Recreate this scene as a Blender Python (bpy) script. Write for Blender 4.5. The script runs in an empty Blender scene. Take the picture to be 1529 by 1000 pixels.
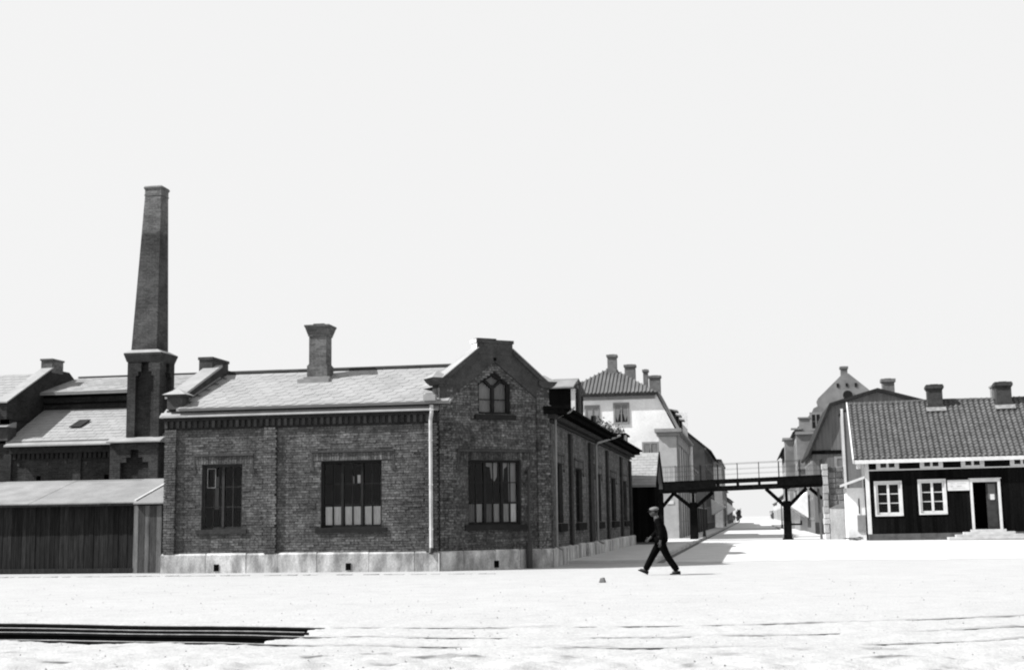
import bpy, bmesh, math, random
import numpy as np
from mathutils import Vector, Matrix
random.seed(7); RNG = np.random.default_rng(11)
sc = bpy.context.scene
COL = sc.collection
# ------------------------------------------------------------------ camera, sky, sun, exposure
cam_d = bpy.data.cameras.new('camera'); cam = bpy.data.objects.new('camera', cam_d); COL.objects.link(cam); sc.camera = cam
PSI, PITCH, ROLL = math.radians(9.931), math.radians(7.829), 0.0148
cam_d.sensor_fit = 'HORIZONTAL'; cam_d.sensor_width = 36.0; cam_d.lens = 36.0 * 2000.0 / 1529.0
cam_d.clip_start = 0.1; cam_d.clip_end = 6000
fh = Vector((-math.sin(PSI), math.cos(PSI), 0)); rt = Vector((math.cos(PSI), math.sin(PSI), 0)); up = Vector((0, 0, 1))
Fw = fh * math.cos(PITCH) + up * math.sin(PITCH); Uw = -fh * math.sin(PITCH) + up * math.cos(PITCH)
R2 = rt * math.cos(ROLL) - Uw * math.sin(ROLL); U2 = Uw * math.cos(ROLL) + rt * math.sin(ROLL)
mw = Matrix((R2, U2, -Fw)).transposed().to_4x4(); mw.translation = Vector((0, 0, 1.47)); cam.matrix_world = mw

SUN_EL, SUN_AZ = math.radians(46), math.radians(19)        # light travels to +X and a little to +Y
world = bpy.data.worlds.new('World'); sc.world = world; world.use_nodes = True
wn = world.node_tree.nodes; wl = world.node_tree.links; wn.clear()
sky = wn.new('ShaderNodeTexSky'); sky.sky_type = 'NISHITA'; sky.sun_disc = False
sky.sun_elevation = SUN_EL; sky.sun_rotation = math.radians(270) - SUN_AZ
sky.air_density = 1.0; sky.dust_density = 5.0; sky.ozone_density = 1.0
bw = wn.new('ShaderNodeRGBToBW'); mixs = wn.new('ShaderNodeMix'); mixs.data_type = 'FLOAT'
mixs.inputs[0].default_value = 0.90; mixs.inputs[3].default_value = 9.7    # thin white overcast veil in front of the blue
bg = wn.new('ShaderNodeBackground'); bg.inputs['Strength'].default_value = 0.05
wo = wn.new('ShaderNodeOutputWorld')
wl.new(sky.outputs[0], bw.inputs[0]); wl.new(bw.outputs[0], mixs.inputs[2]); wl.new(mixs.outputs[0], bg.inputs['Color']); wl.new(bg.outputs[0], wo.inputs['Surface'])
sun_d = bpy.data.lights.new('sun', 'SUN'); sun = bpy.data.objects.new('sun', sun_d); COL.objects.link(sun)
sun_d.energy = 4.8; sun_d.angle = math.radians(0.6); sun_d.color = (1, 1, 1)
sdir = Vector((math.cos(SUN_EL) * math.cos(SUN_AZ), math.cos(SUN_EL) * math.sin(SUN_AZ), -math.sin(SUN_EL)))
sun.rotation_euler = sdir.to_track_quat('-Z', 'Y').to_euler(); sun.location = (-40, -10, 60)
sc.view_settings.view_transform = 'Standard'; sc.view_settings.look = 'None'; sc.view_settings.exposure = 1.0; sc.view_settings.gamma = 1.0
sc.view_settings.use_curve_mapping = False
sc.render.engine = 'CYCLES'; sc.cycles.use_denoising = True; sc.cycles.filter_width = 2.1
sc.cycles.max_bounces = 6; sc.cycles.transparent_max_bounces = 12; sc.cycles.caustics_reflective = False; sc.cycles.caustics_refractive = False

# ------------------------------------------------------------------ materials (black-and-white film: every colour is a grey)
MATS = {}
def mat(name, a, rough=0.85, var=0.25, scale=3.0, fine=0.0, fscale=40.0, bump=0.0, bscale=30.0, island=0.0, objrand=0.0, spec=0.08, stretch=(1, 1, 1), stain=0.0, sscale=0.6, fleck=0.0, streak=0.0):
    if name in MATS: return MATS[name]
    m = bpy.data.materials.new(name); m.use_nodes = True; MATS[name] = m
    nt = m.node_tree; N = nt.nodes; L = nt.links
    b = N['Principled BSDF']; b.inputs['Roughness'].default_value = rough; b.inputs['Specular IOR Level'].default_value = spec
    geo = N.new('ShaderNodeNewGeometry'); tc = N.new('ShaderNodeTexCoord')
    mp = N.new('ShaderNodeMapping'); mp.inputs['Scale'].default_value = stretch; L.new(geo.outputs['Position'], mp.inputs['Vector'])
    acc = None
    def term(sock, amt):                       # multiply running factor by 1 + amt*(x-0.5)*2
        nonlocal acc
        mu = N.new('ShaderNodeMath'); mu.operation = 'MULTIPLY_ADD'; mu.inputs[1].default_value = 2 * amt; mu.inputs[2].default_value = 1 - amt
        L.new(sock, mu.inputs[0])
        if acc is None: acc = mu.outputs[0]
        else:
            x = N.new('ShaderNodeMath'); x.operation = 'MULTIPLY'; L.new(acc, x.inputs[0]); L.new(mu.outputs[0], x.inputs[1]); acc = x.outputs[0]
    def noise(s, detail=4):
        n = N.new('ShaderNodeTexNoise'); n.inputs['Scale'].default_value = s; n.inputs['Detail'].default_value = detail; n.inputs['Roughness'].default_value = 0.6
        L.new(mp.outputs[0], n.inputs['Vector']); return n.outputs['Fac']
    def spread(sock, lo=0.3, hi=0.7):
        r = N.new('ShaderNodeMapRange'); r.inputs[1].default_value = lo; r.inputs[2].default_value = hi; L.new(sock, r.inputs[0]); return r.outputs[0]
    if var: term(spread(noise(scale)), var)
    if fine: term(spread(noise(fscale, 2)), fine)
    if stain: term(spread(noise(sscale, 5), 0.35, 0.6), stain)
    if island: term(geo.outputs['Random Per Island'], island)
    if streak:
        m3 = N.new('ShaderNodeMapping'); m3.inputs['Scale'].default_value = (1.7, 1.7, .22); L.new(geo.outputs['Position'], m3.inputs['Vector'])
        n3 = N.new('ShaderNodeTexNoise'); n3.inputs['Scale'].default_value = 1.3; n3.inputs['Detail'].default_value = 6; n3.inputs['Roughness'].default_value = .7; L.new(m3.outputs[0], n3.inputs['Vector']); term(spread(n3.outputs['Fac'], .36, .6), streak)
    if fleck:
        fr_ = N.new('ShaderNodeMapRange'); fr_.inputs[1].default_value = 0.35; fr_.inputs[2].default_value = 0.72; fr_.inputs[3].default_value = 0.36; fr_.inputs[4].default_value = 0.36 + fleck; fr_.interpolation_type = 'SMOOTHSTEP'
        nz = N.new('ShaderNodeTexNoise'); nz.inputs['Scale'].default_value = 13.0; nz.inputs['Detail'].default_value = 3; L.new(geo.outputs['Position'], nz.inputs['Vector']); L.new(nz.outputs['Fac'], fr_.inputs[0]); term(fr_.outputs[0], 1.0)
    if objrand:
        oi = N.new('ShaderNodeObjectInfo'); term(oi.outputs['Random'], objrand)
    if acc is None: b.inputs['Base Color'].default_value = (a, a, a, 1)
    else:
        x = N.new('ShaderNodeMath'); x.operation = 'MULTIPLY'; x.use_clamp = True; x.inputs[1].default_value = a; L.new(acc, x.inputs[0])
        L.new(x.outputs[0], b.inputs['Base Color'])
    if bump:
        bp = N.new('ShaderNodeBump'); bp.inputs['Strength'].default_value = bump; bp.inputs['Distance'].default_value = 0.02
        L.new(noise(bscale, 3), bp.inputs['Height']); L.new(bp.outputs[0], b.inputs['Normal'])
    return m
def brick_mat(name, a, mort=1.6, scale=1.0, zbands=None):
    """courses too far off to build one by one: brick pattern with relief"""
    if name in MATS: return MATS[name]
    m = mat(name, a, 0.9, var=0.3, scale=1.2, fine=0.25, fscale=14, stain=0.25, sscale=0.5)
    nt = m.node_tree; N = nt.nodes; L = nt.links; b = N['Principled BSDF']
    geo = [n for n in N if n.bl_idname == 'ShaderNodeNewGeometry'][0]
    sx = N.new('ShaderNodeSeparateXYZ'); L.new(geo.outputs['Position'], sx.inputs[0])
    ad = N.new('ShaderNodeMath'); L.new(sx.outputs[0], ad.inputs[0]); L.new(sx.outputs[1], ad.inputs[1])
    cx = N.new('ShaderNodeCombineXYZ'); L.new(ad.outputs[0], cx.inputs[0]); L.new(sx.outputs[2], cx.inputs[1])
    br = N.new('ShaderNodeTexBrick'); br.inputs['Scale'].default_value = 1.0; br.inputs['Brick Width'].default_value = 0.25 * scale; br.inputs['Row Height'].default_value = 0.077 * scale
    br.inputs['Mortar Size'].default_value = 0.008; br.inputs['Color1'].default_value = (0.75, 0.75, 0.75, 1); br.inputs['Color2'].default_value = (1.3, 1.3, 1.3, 1); br.inputs['Mortar'].default_value = (mort, mort, mort, 1)
    L.new(cx.outputs[0], br.inputs['Vector'])
    old = b.inputs['Base Color'].links[0].from_socket
    mx = N.new('ShaderNodeMix'); mx.data_type = 'RGBA'; mx.blend_type = 'MULTIPLY'; mx.inputs[0].default_value = 1.0
    L.new(old, mx.inputs[6]); L.new(br.outputs['Color'], mx.inputs[7]); last = mx.outputs[2]
    if zbands:
        rp = N.new('ShaderNodeValToRGB'); mr = N.new('ShaderNodeMapRange'); mr.inputs[1].default_value = zbands[0]; mr.inputs[2].default_value = zbands[1]
        wob = N.new('ShaderNodeTexNoise'); wob.inputs['Scale'].default_value = 1.5
        wa = N.new('ShaderNodeMath'); wa.operation = 'MULTIPLY_ADD'; wa.inputs[1].default_value = 0.35; L.new(wob.outputs['Fac'], wa.inputs[0]); L.new(sx.outputs[2], wa.inputs[2])
        L.new(wa.outputs[0], mr.inputs[0]); L.new(mr.outputs[0], rp.inputs[0])
        e = rp.color_ramp.elements; e[0].position = 0; e[0].color = (.62, .62, .62, 1); e[1].position = 1; e[1].color = (1.75, 1.75, 1.75, 1)
        for p, v in zbands[2]:
            k = e.new(p); k.color = (v, v, v, 1)
        m2 = N.new('ShaderNodeMix'); m2.data_type = 'RGBA'; m2.blend_type = 'MULTIPLY'; m2.inputs[0].default_value = 1.0
        L.new(last, m2.inputs[6]); L.new(rp.outputs[0], m2.inputs[7]); last = m2.outputs[2]
    L.new(last, b.inputs['Base Color'])
    bp = N.new('ShaderNodeBump'); bp.inputs['Strength'].default_value = 0.7; bp.inputs['Distance'].default_value = 0.02; bp.invert = True
    L.new(br.outputs['Fac'], bp.inputs['Height']); L.new(bp.outputs[0], b.inputs['Normal'])
    return m
def glass_mat():
    m = bpy.data.materials.new('window_glass'); m.use_nodes = True; nt = m.node_tree; N = nt.nodes; L = nt.links
    N.remove(N['Principled BSDF'])
    tr = N.new('ShaderNodeBsdfTransparent'); tr.inputs[0].default_value = (.86, .86, .86, 1)
    gl = N.new('ShaderNodeBsdfGlossy'); gl.inputs['Roughness'].default_value = 0.03; gl.inputs['Color'].default_value = (.45, .45, .45, 1)
    fr = N.new('ShaderNodeFresnel'); fr.inputs['IOR'].default_value = 1.45
    no = N.new('ShaderNodeTexNoise'); no.inputs['Scale'].default_value = 2.5; bp = N.new('ShaderNodeBump'); bp.inputs['Strength'].default_value = 0.05; bp.inputs['Distance'].default_value = 0.02
    tc = N.new('ShaderNodeNewGeometry'); L.new(tc.outputs['Position'], no.inputs['Vector']); L.new(no.outputs['Fac'], bp.inputs['Height']); L.new(bp.outputs[0], gl.inputs['Normal'])
    mx = N.new('ShaderNodeMixShader'); L.new(fr.outputs[0], mx.inputs[0]); L.new(tr.outputs[0], mx.inputs[1]); L.new(gl.outputs[0], mx.inputs[2]); L.new(mx.outputs[0], N['Material Output'].inputs['Surface'])
    return m
GLASS = glass_mat()
BRICK = mat('brick', 0.090, 0.9, var=0.22, scale=0.9, fine=0.30, fscale=24, island=0.30, objrand=0.12, stain=0.16, sscale=0.4, bump=0.6, bscale=60, fleck=0.26, streak=.22)
BRICKS = mat('side_wall_brick', 0.098, 0.9, var=0.16, scale=0.9, fine=0.3, fscale=24, island=0.32, stain=0.16, sscale=0.4, bump=0.5, bscale=60, fleck=0.25, streak=.2)
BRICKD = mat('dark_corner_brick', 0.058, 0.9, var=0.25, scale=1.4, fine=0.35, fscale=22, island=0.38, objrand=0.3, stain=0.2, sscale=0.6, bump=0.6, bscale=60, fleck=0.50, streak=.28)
MORT = mat('mortar', 0.048, 0.95, var=0.3, scale=2, fine=0.3)
MORTD = mat('dark_corner_mortar', 0.035, 0.95, var=0.3, scale=2, fine=0.3)  # darker mortar backing the corner gable
MOULD = mat('moulded_brick', 0.048, 0.9, var=0.3, scale=3, fine=0.3, fscale=25)
STONE = mat('plinth_granite', 0.29, 0.85, var=0.28, scale=2.6, fine=0.24, fscale=28, objrand=0.18, bump=0.7, bscale=25, stain=0.42, sscale=1.5, stretch=(1.5, 1.5, .55))
SLATE = mat('pale_slate', 0.212, 0.7, var=0.05, scale=1.5, fine=0.08, fscale=30, objrand=0.06, island=0.06, stain=0.07, sscale=0.8)
SLATED = mat('old_slate', 0.19, 0.75, var=0.16, scale=1.2, fine=0.1, fscale=30, island=0.12, objrand=0.1)
ZINC = mat('zinc', 0.22, 0.5, var=0.16, scale=2, fine=0.1, spec=0.5)
LIGHTPAINT = mat('pale_pipe_paint', 0.4, 0.6, var=0.2, scale=4)
DARKWOOD = mat('tarred_wood', 0.01, 0.8, var=0.4, scale=4, fine=0.3, stretch=(1, 1, .15), objrand=0.3, spec=0.0)
DARKTIMBER = mat('tarred_timber', 0.006, 0.8, var=0.4, scale=5, fine=0.3, spec=0.0)
WINFRAME = mat('dark_window_paint', 0.020, 0.6, var=0.2, scale=6, spec=0.0)
WINFRAME2 = mat('worn_window_paint', 0.03, 0.6, var=0.35, scale=9)
DENTB = mat('dentil_brick', 0.040, 0.9, var=0.3, scale=3, fine=0.3, objrand=.3)
PILB = mat('shade_toned_pilaster_brick', 0.030, 0.9, var=0.3, scale=2, fine=0.4, fscale=22)  # shadow strips by the side pilasters, put into the brick colour
CORNB = mat('shade_toned_cornice_brick', 0.020, 0.9, var=0.3, scale=3, fine=0.4, fscale=25, objrand=.3)  # shade of the cornice zone darkened into the brick colour
CURTAIN = mat('white_curtain', 0.8, 0.9, var=0.15, scale=9, stretch=(4, 4, .4))
PLANK = mat('weathered_plank', 0.015, 0.85, var=0.5, scale=6, fine=0.4, fscale=25, stretch=(1.6, 1.6, .12), objrand=0.4)
PALEPLANK = mat('sun_bleached_plank', 0.085, 0.85, var=0.5, scale=6, fine=0.3, stretch=(2, 2, .15), objrand=0.55)
FELT = mat('roofing_felt', 0.18, 0.9, var=0.18, scale=1.5, fine=0.15, objrand=0.1)
WHITEWALL = mat('pale_render', 0.62, 0.9, var=0.1, scale=0.6, fine=0.06, fscale=8, stain=0.10, sscale=0.5)
GREYREND = mat('grey_render', 0.2, 0.9, var=0.2, scale=0.7, fine=0.1, stain=0.2)
TRIM = mat('grey_trim', 0.2, 0.8, var=0.15)
WHITETRIM = mat('white_trim', 0.52, 0.6, var=0.08, scale=5, stain=0.08)
BLACKWALL = mat('black_tarred_boards', 0.0055, 0.8, var=0.4, scale=2, fine=0.3, stretch=(1, 1, .2), objrand=0.3, spec=0.0)
PANTILE = mat('pantile', .072, 0.8, var=0.12, scale=1.2, fine=0.2, fscale=12, island=0.16, objrand=0.16)
PANTILE2 = mat('pale_pantile', 0.1, 0.8, var=0.15, scale=1.2, fine=0.2, island=0.25)
BRICKFAR = brick_mat('far_brick', 0.034)
BRICKBACK = brick_mat('yard_brick', 0.023)
BRICKSTACK = brick_mat('stack_brick', 0.06, zbands=(8.5, 15.3, [(.30, .9), (.58, .85), (.66, .72), (.735, .72), (.75, 1.35)]))
BRICKCHIM = brick_mat('chimney_brick', 0.085, mort=1.3)
DARKGREY = mat('dark_grey_boards', 0.125, 0.85, var=0.2, scale=1.2, fine=0.2, stretch=(3, 3, .3))
DARKROOF = mat('dark_roof', 0.022, 0.8, var=0.3, scale=2)
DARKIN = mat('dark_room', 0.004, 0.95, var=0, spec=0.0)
IRON = mat('iron', 0.012, 0.6, var=0.3, scale=8, spec=0.5)
RAILDARK = mat('rusty_rail', 0.010, 0.9, var=.3, scale=6, spec=0.0)
RAILSTEEL = mat('rail_steel', 0.24, 0.5, var=0.4, scale=6, fine=0.3, spec=0.5)
CLOTHAWN = mat('awning_canvas', 0.8, 0.9, var=0.1)
FOLI = mat('leaf', 0.04, 0.8, var=0.2, island=0.4)
FOLIP = mat('pale_leaf', 0.14, 0.8, var=0.2, island=0.4)
RUBBLE = mat('rubble_stone', 0.13, 0.9, var=0.3, scale=3, fine=0.3, objrand=0.4, bump=0.5)

# ------------------------------------------------------------------ mesh helpers
OFF = {}
class Fr:
    """wall frame: u along the wall, v up, d outwards"""
    def __init__(s, o, u, n): s.o = Vector((o[0], o[1], 0)); s.u = Vector((u[0], u[1], 0)); s.n = Vector((n[0], n[1], 0))
    def p(s, u, v, d=0): return s.o + s.u * u + Vector((0, 0, v)) + s.n * d
class MB:
    def __init__(s): s.v = []; s.f = []
    def add(s, vs, fs):
        b = len(s.v); s.v += [tuple(x) for x in vs]; s.f += [tuple(i + b for i in f) for f in fs]; return s
    def box(s, x0, x1, y0, y1, z0, z1):
        return s.add([(x0, y0, z0), (x1, y0, z0), (x1, y1, z0), (x0, y1, z0), (x0, y0, z1), (x1, y0, z1), (x1, y1, z1), (x0, y1, z1)],
                     [(3, 2, 1, 0), (4, 5, 6, 7), (0, 1, 5, 4), (1, 2, 6, 5), (2, 3, 7, 6), (3, 0, 4, 7)])
    def fb(s, F, u0, u1, v0, v1, d0, d1):
        P = [F.p(u, v, d) for v in (v0, v1) for (u, d) in ((u0, d1), (u1, d1), (u1, d0), (u0, d0))]
        return s.add(P, [(3, 2, 1, 0), (4, 5, 6, 7), (0, 1, 5, 4), (1, 2, 6, 5), (2, 3, 7, 6), (3, 0, 4, 7)])
    def prism(s, poly, ext):
        n = len(poly); e = Vector(ext); A = [Vector(p) for p in poly]
        return s.add(A + [p + e for p in A], [tuple(range(n))[::-1], tuple(range(n, 2 * n))] + [(i, (i + 1) % n, n + (i + 1) % n, n + i) for i in range(n)])
    def fprism(s, F, uv, d0, d1):
        n = len(uv); A = [F.p(u, v, d1) for u, v in uv]; B = [F.p(u, v, d0) for u, v in uv]
        return s.add(A + B, [tuple(range(n)), tuple(range(n, 2 * n))[::-1]] + [(i, n + i, n + (i + 1) % n, (i + 1) % n) for i in range(n)])
    def quad(s, a, b, c, d): return s.add([a, b, c, d], [(0, 1, 2, 3)])
    def frustum(s, c0, h0, c1, h1):
        def ring(c, h): return [(c[0] - h, c[1] - h, c[2]), (c[0] + h, c[1] - h, c[2]), (c[0] + h, c[1] + h, c[2]), (c[0] - h, c[1] + h, c[2])]
        return s.add(ring(c0, h0) + ring(c1, h1), [(3, 2, 1, 0), (4, 5, 6, 7), (0, 1, 5, 4), (1, 2, 6, 5), (2, 3, 7, 6), (3, 0, 4, 7)])
    def tube(s, pts, r, n=8, taper=None):
        pts = [Vector(p) for p in pts]; rings = []
        for i, p in enumerate(pts):
            t = (pts[min(i + 1, len(pts) - 1)] - pts[max(i - 1, 0)]).normalized()
            a = Vector((0, 0, 1)) if abs(t.z) < 0.9 else Vector((1, 0, 0)); x = t.cross(a).normalized(); y = t.cross(x)
            rr = r if taper is None else taper[i]
            rings.append([p + (x * math.cos(2 * math.pi * k / n) + y * math.sin(2 * math.pi * k / n)) * rr for k in range(n)])
        vs = [q for R in rings for q in R]; fs = []
        for i in range(len(pts) - 1):
            for k in range(n): fs.append((i * n + k, i * n + (k + 1) % n, (i + 1) * n + (k + 1) % n, (i + 1) * n + k))
        fs.append(tuple(range(n))[::-1]); fs.append(tuple(range((len(pts) - 1) * n, len(pts) * n)))
        return s.add(vs, fs)
    def bar(s, a, b, w, h):
        a, b = Vector(a), Vector(b); t = (b - a).normalized(); q = Vector((0, 0, 1)) if abs(t.z) < 0.95 else Vector((0, 1, 0))
        x = t.cross(q).normalized() * w / 2; y = x.cross(t).normalized() * h / 2
        A = [a - x - y, a + x - y, a + x + y, a - x + y]; B = [p + (b - a) for p in A]
        return s.add(A + B, [(3, 2, 1, 0), (4, 5, 6, 7), (0, 1, 5, 4), (1, 2, 6, 5), (2, 3, 7, 6), (3, 0, 4, 7)])
def tag(o, label=None, cat=None, group=None, kind=None):
    if label: o['label'] = label
    if cat: o['category'] = cat
    if group: o['group'] = group
    if kind: o['kind'] = kind
    return o
def thing(name, label, cat, loc=(0, 0, 0), group=None, local=False):
    o = bpy.data.objects.new(name, None); COL.objects.link(o); o.location = loc; o.empty_display_size = 0.3
    OFF[o.name] = (0, 0, 0) if local else tuple(loc); return tag(o, label, cat, group)
def build(name, mb, m, parent=None, kind=None, smooth=False, normals=True):
    off = np.array(OFF.get(parent.name, (0, 0, 0))) if parent else np.zeros(3)
    me = bpy.data.meshes.new(name); V = np.array([tuple(v) for v in mb.v], float) - off
    me.from_pydata(V.tolist(), [], mb.f)
    if normals:
        b = bmesh.new(); b.from_mesh(me); bmesh.ops.recalc_face_normals(b, faces=b.faces); b.to_mesh(me); b.free()
    if smooth:
        for p in me.polygons: p.use_smooth = True
    me.materials.append(m); me.update()
    o = bpy.data.objects.new(name, me); COL.objects.link(o)
    if parent: o.parent = parent; OFF[o.name] = tuple(off)
    if kind: o['kind'] = kind
    return o
def place(name, me, M, parent, local=False):
    """one more piece sharing mesh data, at world matrix M"""
    o = bpy.data.objects.new(name, me); COL.objects.link(o)
    if parent:
        o.parent = parent; off = Vector(OFF.get(parent.name, (0, 0, 0)))
        o.matrix_basis = Matrix.Translation(-off) @ M
    else: o.matrix_basis = M
    return o
def unit_mesh(name, mb, m):
    me = bpy.data.meshes.new(name); me.from_pydata([tuple(v) for v in mb.v], [], mb.f); me.materials.append(m); me.update(); return me
def wall_cells(mb, F, u0, u1, v0, v1, holes, d=0.0, reveal=0.16):
    us = sorted({u0, u1, *[h[0] for h in holes], *[h[1] for h in holes]}); vs = sorted({v0, v1, *[h[2] for h in holes], *[h[3] for h in holes]})
    for a, b in zip(us, us[1:]):
        for c, e in zip(vs, vs[1:]):
            mu, mv = (a + b) / 2, (c + e) / 2
            if any(h[0] < mu < h[1] and h[2] < mv < h[3] for h in holes): continue
            mb.quad(F.p(a, c, d), F.p(b, c, d), F.p(b, e, d), F.p(a, e, d))
    for h in holes:
        a, b, c, e = h[:4]; r = d - reveal
        mb.quad(F.p(a, c, d), F.p(b, c, d), F.p(b, c, r), F.p(a, c, r)); mb.quad(F.p(a, e, r), F.p(b, e, r), F.p(b, e, d), F.p(a, e, d))
        mb.quad(F.p(a, c, r), F.p(a, e, r), F.p(a, e, d), F.p(a, c, d)); mb.quad(F.p(b, c, d), F.p(b, e, d), F.p(b, e, r), F.p(b, c, r))
    return mb
def bricks(F, u0, u1, v0, v1, test=None, d=0.0, L=0.25, H=0.0765, j=0.012, rough=0.012, base=0.006):
    """list of (ua,ub,va,vb,d0,d1) for single bricks in running bond"""
    out = []; n = int(round((v1 - v0) / H)); H = (v1 - v0) / n
    for r in range(n):
        va = v0 + r * H + j / 2; vb = v0 + (r + 1) * H - j / 2; sag = random.uniform(-.003, .003)
        u = u0 - (0 if r % 2 else L / 2); header = False
        while u < u1:
            w = L * random.uniform(.94, 1.06); a = max(u + j / 2, u0); b = min(u + w - j / 2, u1); u += w
            if b - a < 0.05: continue
            if test:
                segs = test(a, b, (va + vb) / 2)
            else: segs = [(a, b)]
            for (x, y) in segs:
                if y - x > 0.04: out.append((x, y, va + sag, vb + sag + random.uniform(-.004, .003), d - .01, d + base + random.random() ** 2 * rough + (0.01 if random.random() < .05 else 0)))
    return out
def hole_test(holes):
    def t(a, b, v):
        segs = [(a, b)]
        for h in holes:
            if h[2] - .01 < v < h[3] + .01:
                ns = []
                for x, y in segs:
                    if y <= h[0] or x >= h[1]: ns.append((x, y)); continue
                    if x < h[0]: ns.append((x, h[0]))
                    if y > h[1]: ns.append((h[1], y))
                segs = ns
        return segs
    return t
def brick_mesh(mb, F, lst):
    for (a, b, va, vb, d0, d1) in lst:
        c = random.uniform(-.003, .003)
        P = [F.p(a, va, d1 + c), F.p(b, va, d1 - c), F.p(b, vb, d1 - c), F.p(a, vb, d1 + c), F.p(a, va, d0), F.p(b, va, d0), F.p(b, vb, d0), F.p(a, vb, d0)]
        mb.add(P, [(0, 1, 2, 3), (4, 5, 1, 0), (5, 6, 2, 1), (6, 7, 3, 2), (7, 4, 0, 3)])
    return mb
def window(parent, F, u0, u1, v0, v1, lights=2, sub=2, rows=3, d=-0.11, m=WINFRAME, curtain=None, sill=None, fw=0.07, mw=0.08, bw_=0.025, panes=True, pm=None, name='window', surround=None, back=None):
    """casement window: frame with mullions and glazing bars; panes, curtain, sill as sub-parts"""
    mb = MB(); t0, t1 = d - .06, d
    mb.fb(F, u0, u0 + fw, v0, v1, t0, t1); mb.fb(F, u1 - fw, u1, v0, v1, t0, t1)
    mb.fb(F, u0 + fw, u1 - fw, v0, v0 + fw, t0, t1); mb.fb(F, u0 + fw, u1 - fw, v1 - fw, v1, t0, t1)
    iw = (u1 - u0 - 2 * fw - (lights - 1) * mw) / lights; cells = []
    for i in range(lights):
        a = u0 + fw + i * (iw + mw); b = a + iw
        if i < lights - 1: mb.fb(F, b, b + mw, v0 + fw, v1 - fw, t0, t1 + .012)
        cw = iw / sub; rh = (v1 - v0 - 2 * fw) / rows
        for k in range(1, sub): mb.fb(F, a + k * cw - bw_ / 2, a + k * cw + bw_ / 2, v0 + fw, v1 - fw, t0 + .015, t1 - .012)
        for r in range(1, rows): mb.fb(F, a, b, v0 + fw + r * rh - bw_ / 2, v0 + fw + r * rh + bw_ / 2, t0 + .02, t1 - .016)
        for k in range(sub):
            for r in range(rows): cells.append((a + k * cw + bw_ / 2, a + (k + 1) * cw - bw_ / 2, v0 + fw + r * rh + bw_ / 2, v0 + fw + (r + 1) * rh - bw_ / 2, r, i, k))
    if surround:
        w, dd = surround
        mb.fb(F, u0 - w, u0, v0 - w, v1 + w, -.02, dd); mb.fb(F, u1, u1 + w, v0 - w, v1 + w, -.02, dd)
        mb.fb(F, u0, u1, v1, v1 + w, -.02, dd); mb.fb(F, u0, u1, v0 - w, v0, -.02, dd + .03)
    w = build(name, mb, m, parent)
    for (a, b, c, e, r, i, k) in (cells if panes else []):
        g = random.uniform(-.004, .004)
        build('pane', MB().add([F.p(a - .005, c - .005, t0 + .03 + g), F.p(b + .005, c - .005, t0 + .03 - g), F.p(b + .005, e + .005, t0 + .03 - g), F.p(a - .005, e + .005, t0 + .03 + g)], [(0, 1, 2, 3)]), pm or GLASS, w, normals=False)
    if curtain: curtain(w, cells, t0)
    if sill:
        ov, h, dd = sill
        build('sill', MB().fb(F, u0 - ov, u1 + ov, v0 - h, v0 - .003, -.1, dd), WINFRAME2 if m is WINFRAME2 else WINFRAME, w)
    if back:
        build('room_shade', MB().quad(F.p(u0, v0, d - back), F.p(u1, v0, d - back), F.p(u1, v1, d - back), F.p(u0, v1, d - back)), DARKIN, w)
    return w
def cloth(F, a, b, v0, v1, d, waves=3, amp=.02, gather=0.0, n=14):
    mb = MB(); vs = []
    for j in range(5):
        t = j / 4; v = v0 + (v1 - v0) * t; g = gather * (1 - t) * (b - a)
        for i in range(n + 1):
            s = i / n; vs.append(F.p(a + g / 2 + (b - a - g) * s, v, d + amp * math.sin(s * waves * 6.283 + j * .3)))
    fs = [(j * (n + 1) + i, j * (n + 1) + i + 1, (j + 1) * (n + 1) + i + 1, (j + 1) * (n + 1) + i) for j in range(4) for i in range(n)]
    return mb.add(vs, fs)

# ------------------------------------------------------------------ ground
def frac_noise(x, y, seed, octs=4, base=1.0):
    r = np.random.default_rng(seed); z = np.zeros_like(x); amp = 1.0; f = base
    for o in range(octs):
        for _ in range(5):
            a = r.uniform(0, 6.283); ph = r.uniform(0, 6.283); k = f * r.uniform(.7, 1.4)
            z += amp * .4 * np.sin((x * math.cos(a) + y * math.sin(a)) * k + ph + 1.3 * np.sin((x * math.sin(a) - y * math.cos(a)) * k * .6 + ph * 2))
        amp *= .55; f *= 2.1
    return z
GROUND = mat('pale_gravel', 0.31, 0.95, var=0.03, scale=0.35, fine=0.12, fscale=22, stain=0.03, sscale=1.6, bump=0.6, bscale=45, spec=0.1)
CINDER = mat('black_cinder', 0.013, 0.95, var=0.4, scale=5, fine=0.4, bump=0.6, spec=0.0)
RA = [(-11.4, 19.24), (-8.58, 18.82), (-6.1, 18.45), (-3.33, 18.38), (-1.15, 18.73), (1.41, 19.6), (3.75, 20.5)]
RB = [(-10.2, 17.6), (-7.91, 17.36), (-6.13, 17.12), (-3.03, 16.85), (-1.04, 17.0), (1.26, 17.75), (3.38, 18.6)]
RC = [(-9.67, 16.45), (-7.37, 16.2), (-5.93, 16.05), (-2.81, 15.6), (-0.97, 15.7), (1.13, 16.1), (3.02, 16.8)]
def TR(P, x):
    """a rail's line: cubic where it is seen, straight beyond"""
    c = np.polyfit([q[0] for q in P], [q[1] for q in P], 3); a, b = P[0][0] - .5, P[-1][0] + .3; d = np.polyder(c); xc = np.clip(x, a, b)
    return np.polyval(c, xc) + np.polyval(d, xc) * (x - xc)
def trench_edges(x):
    """near and far edge of the dug-out track bed"""
    far = TR(RA, x) + .26; near = TR(RC, x) - .14
    return near, far
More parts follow.
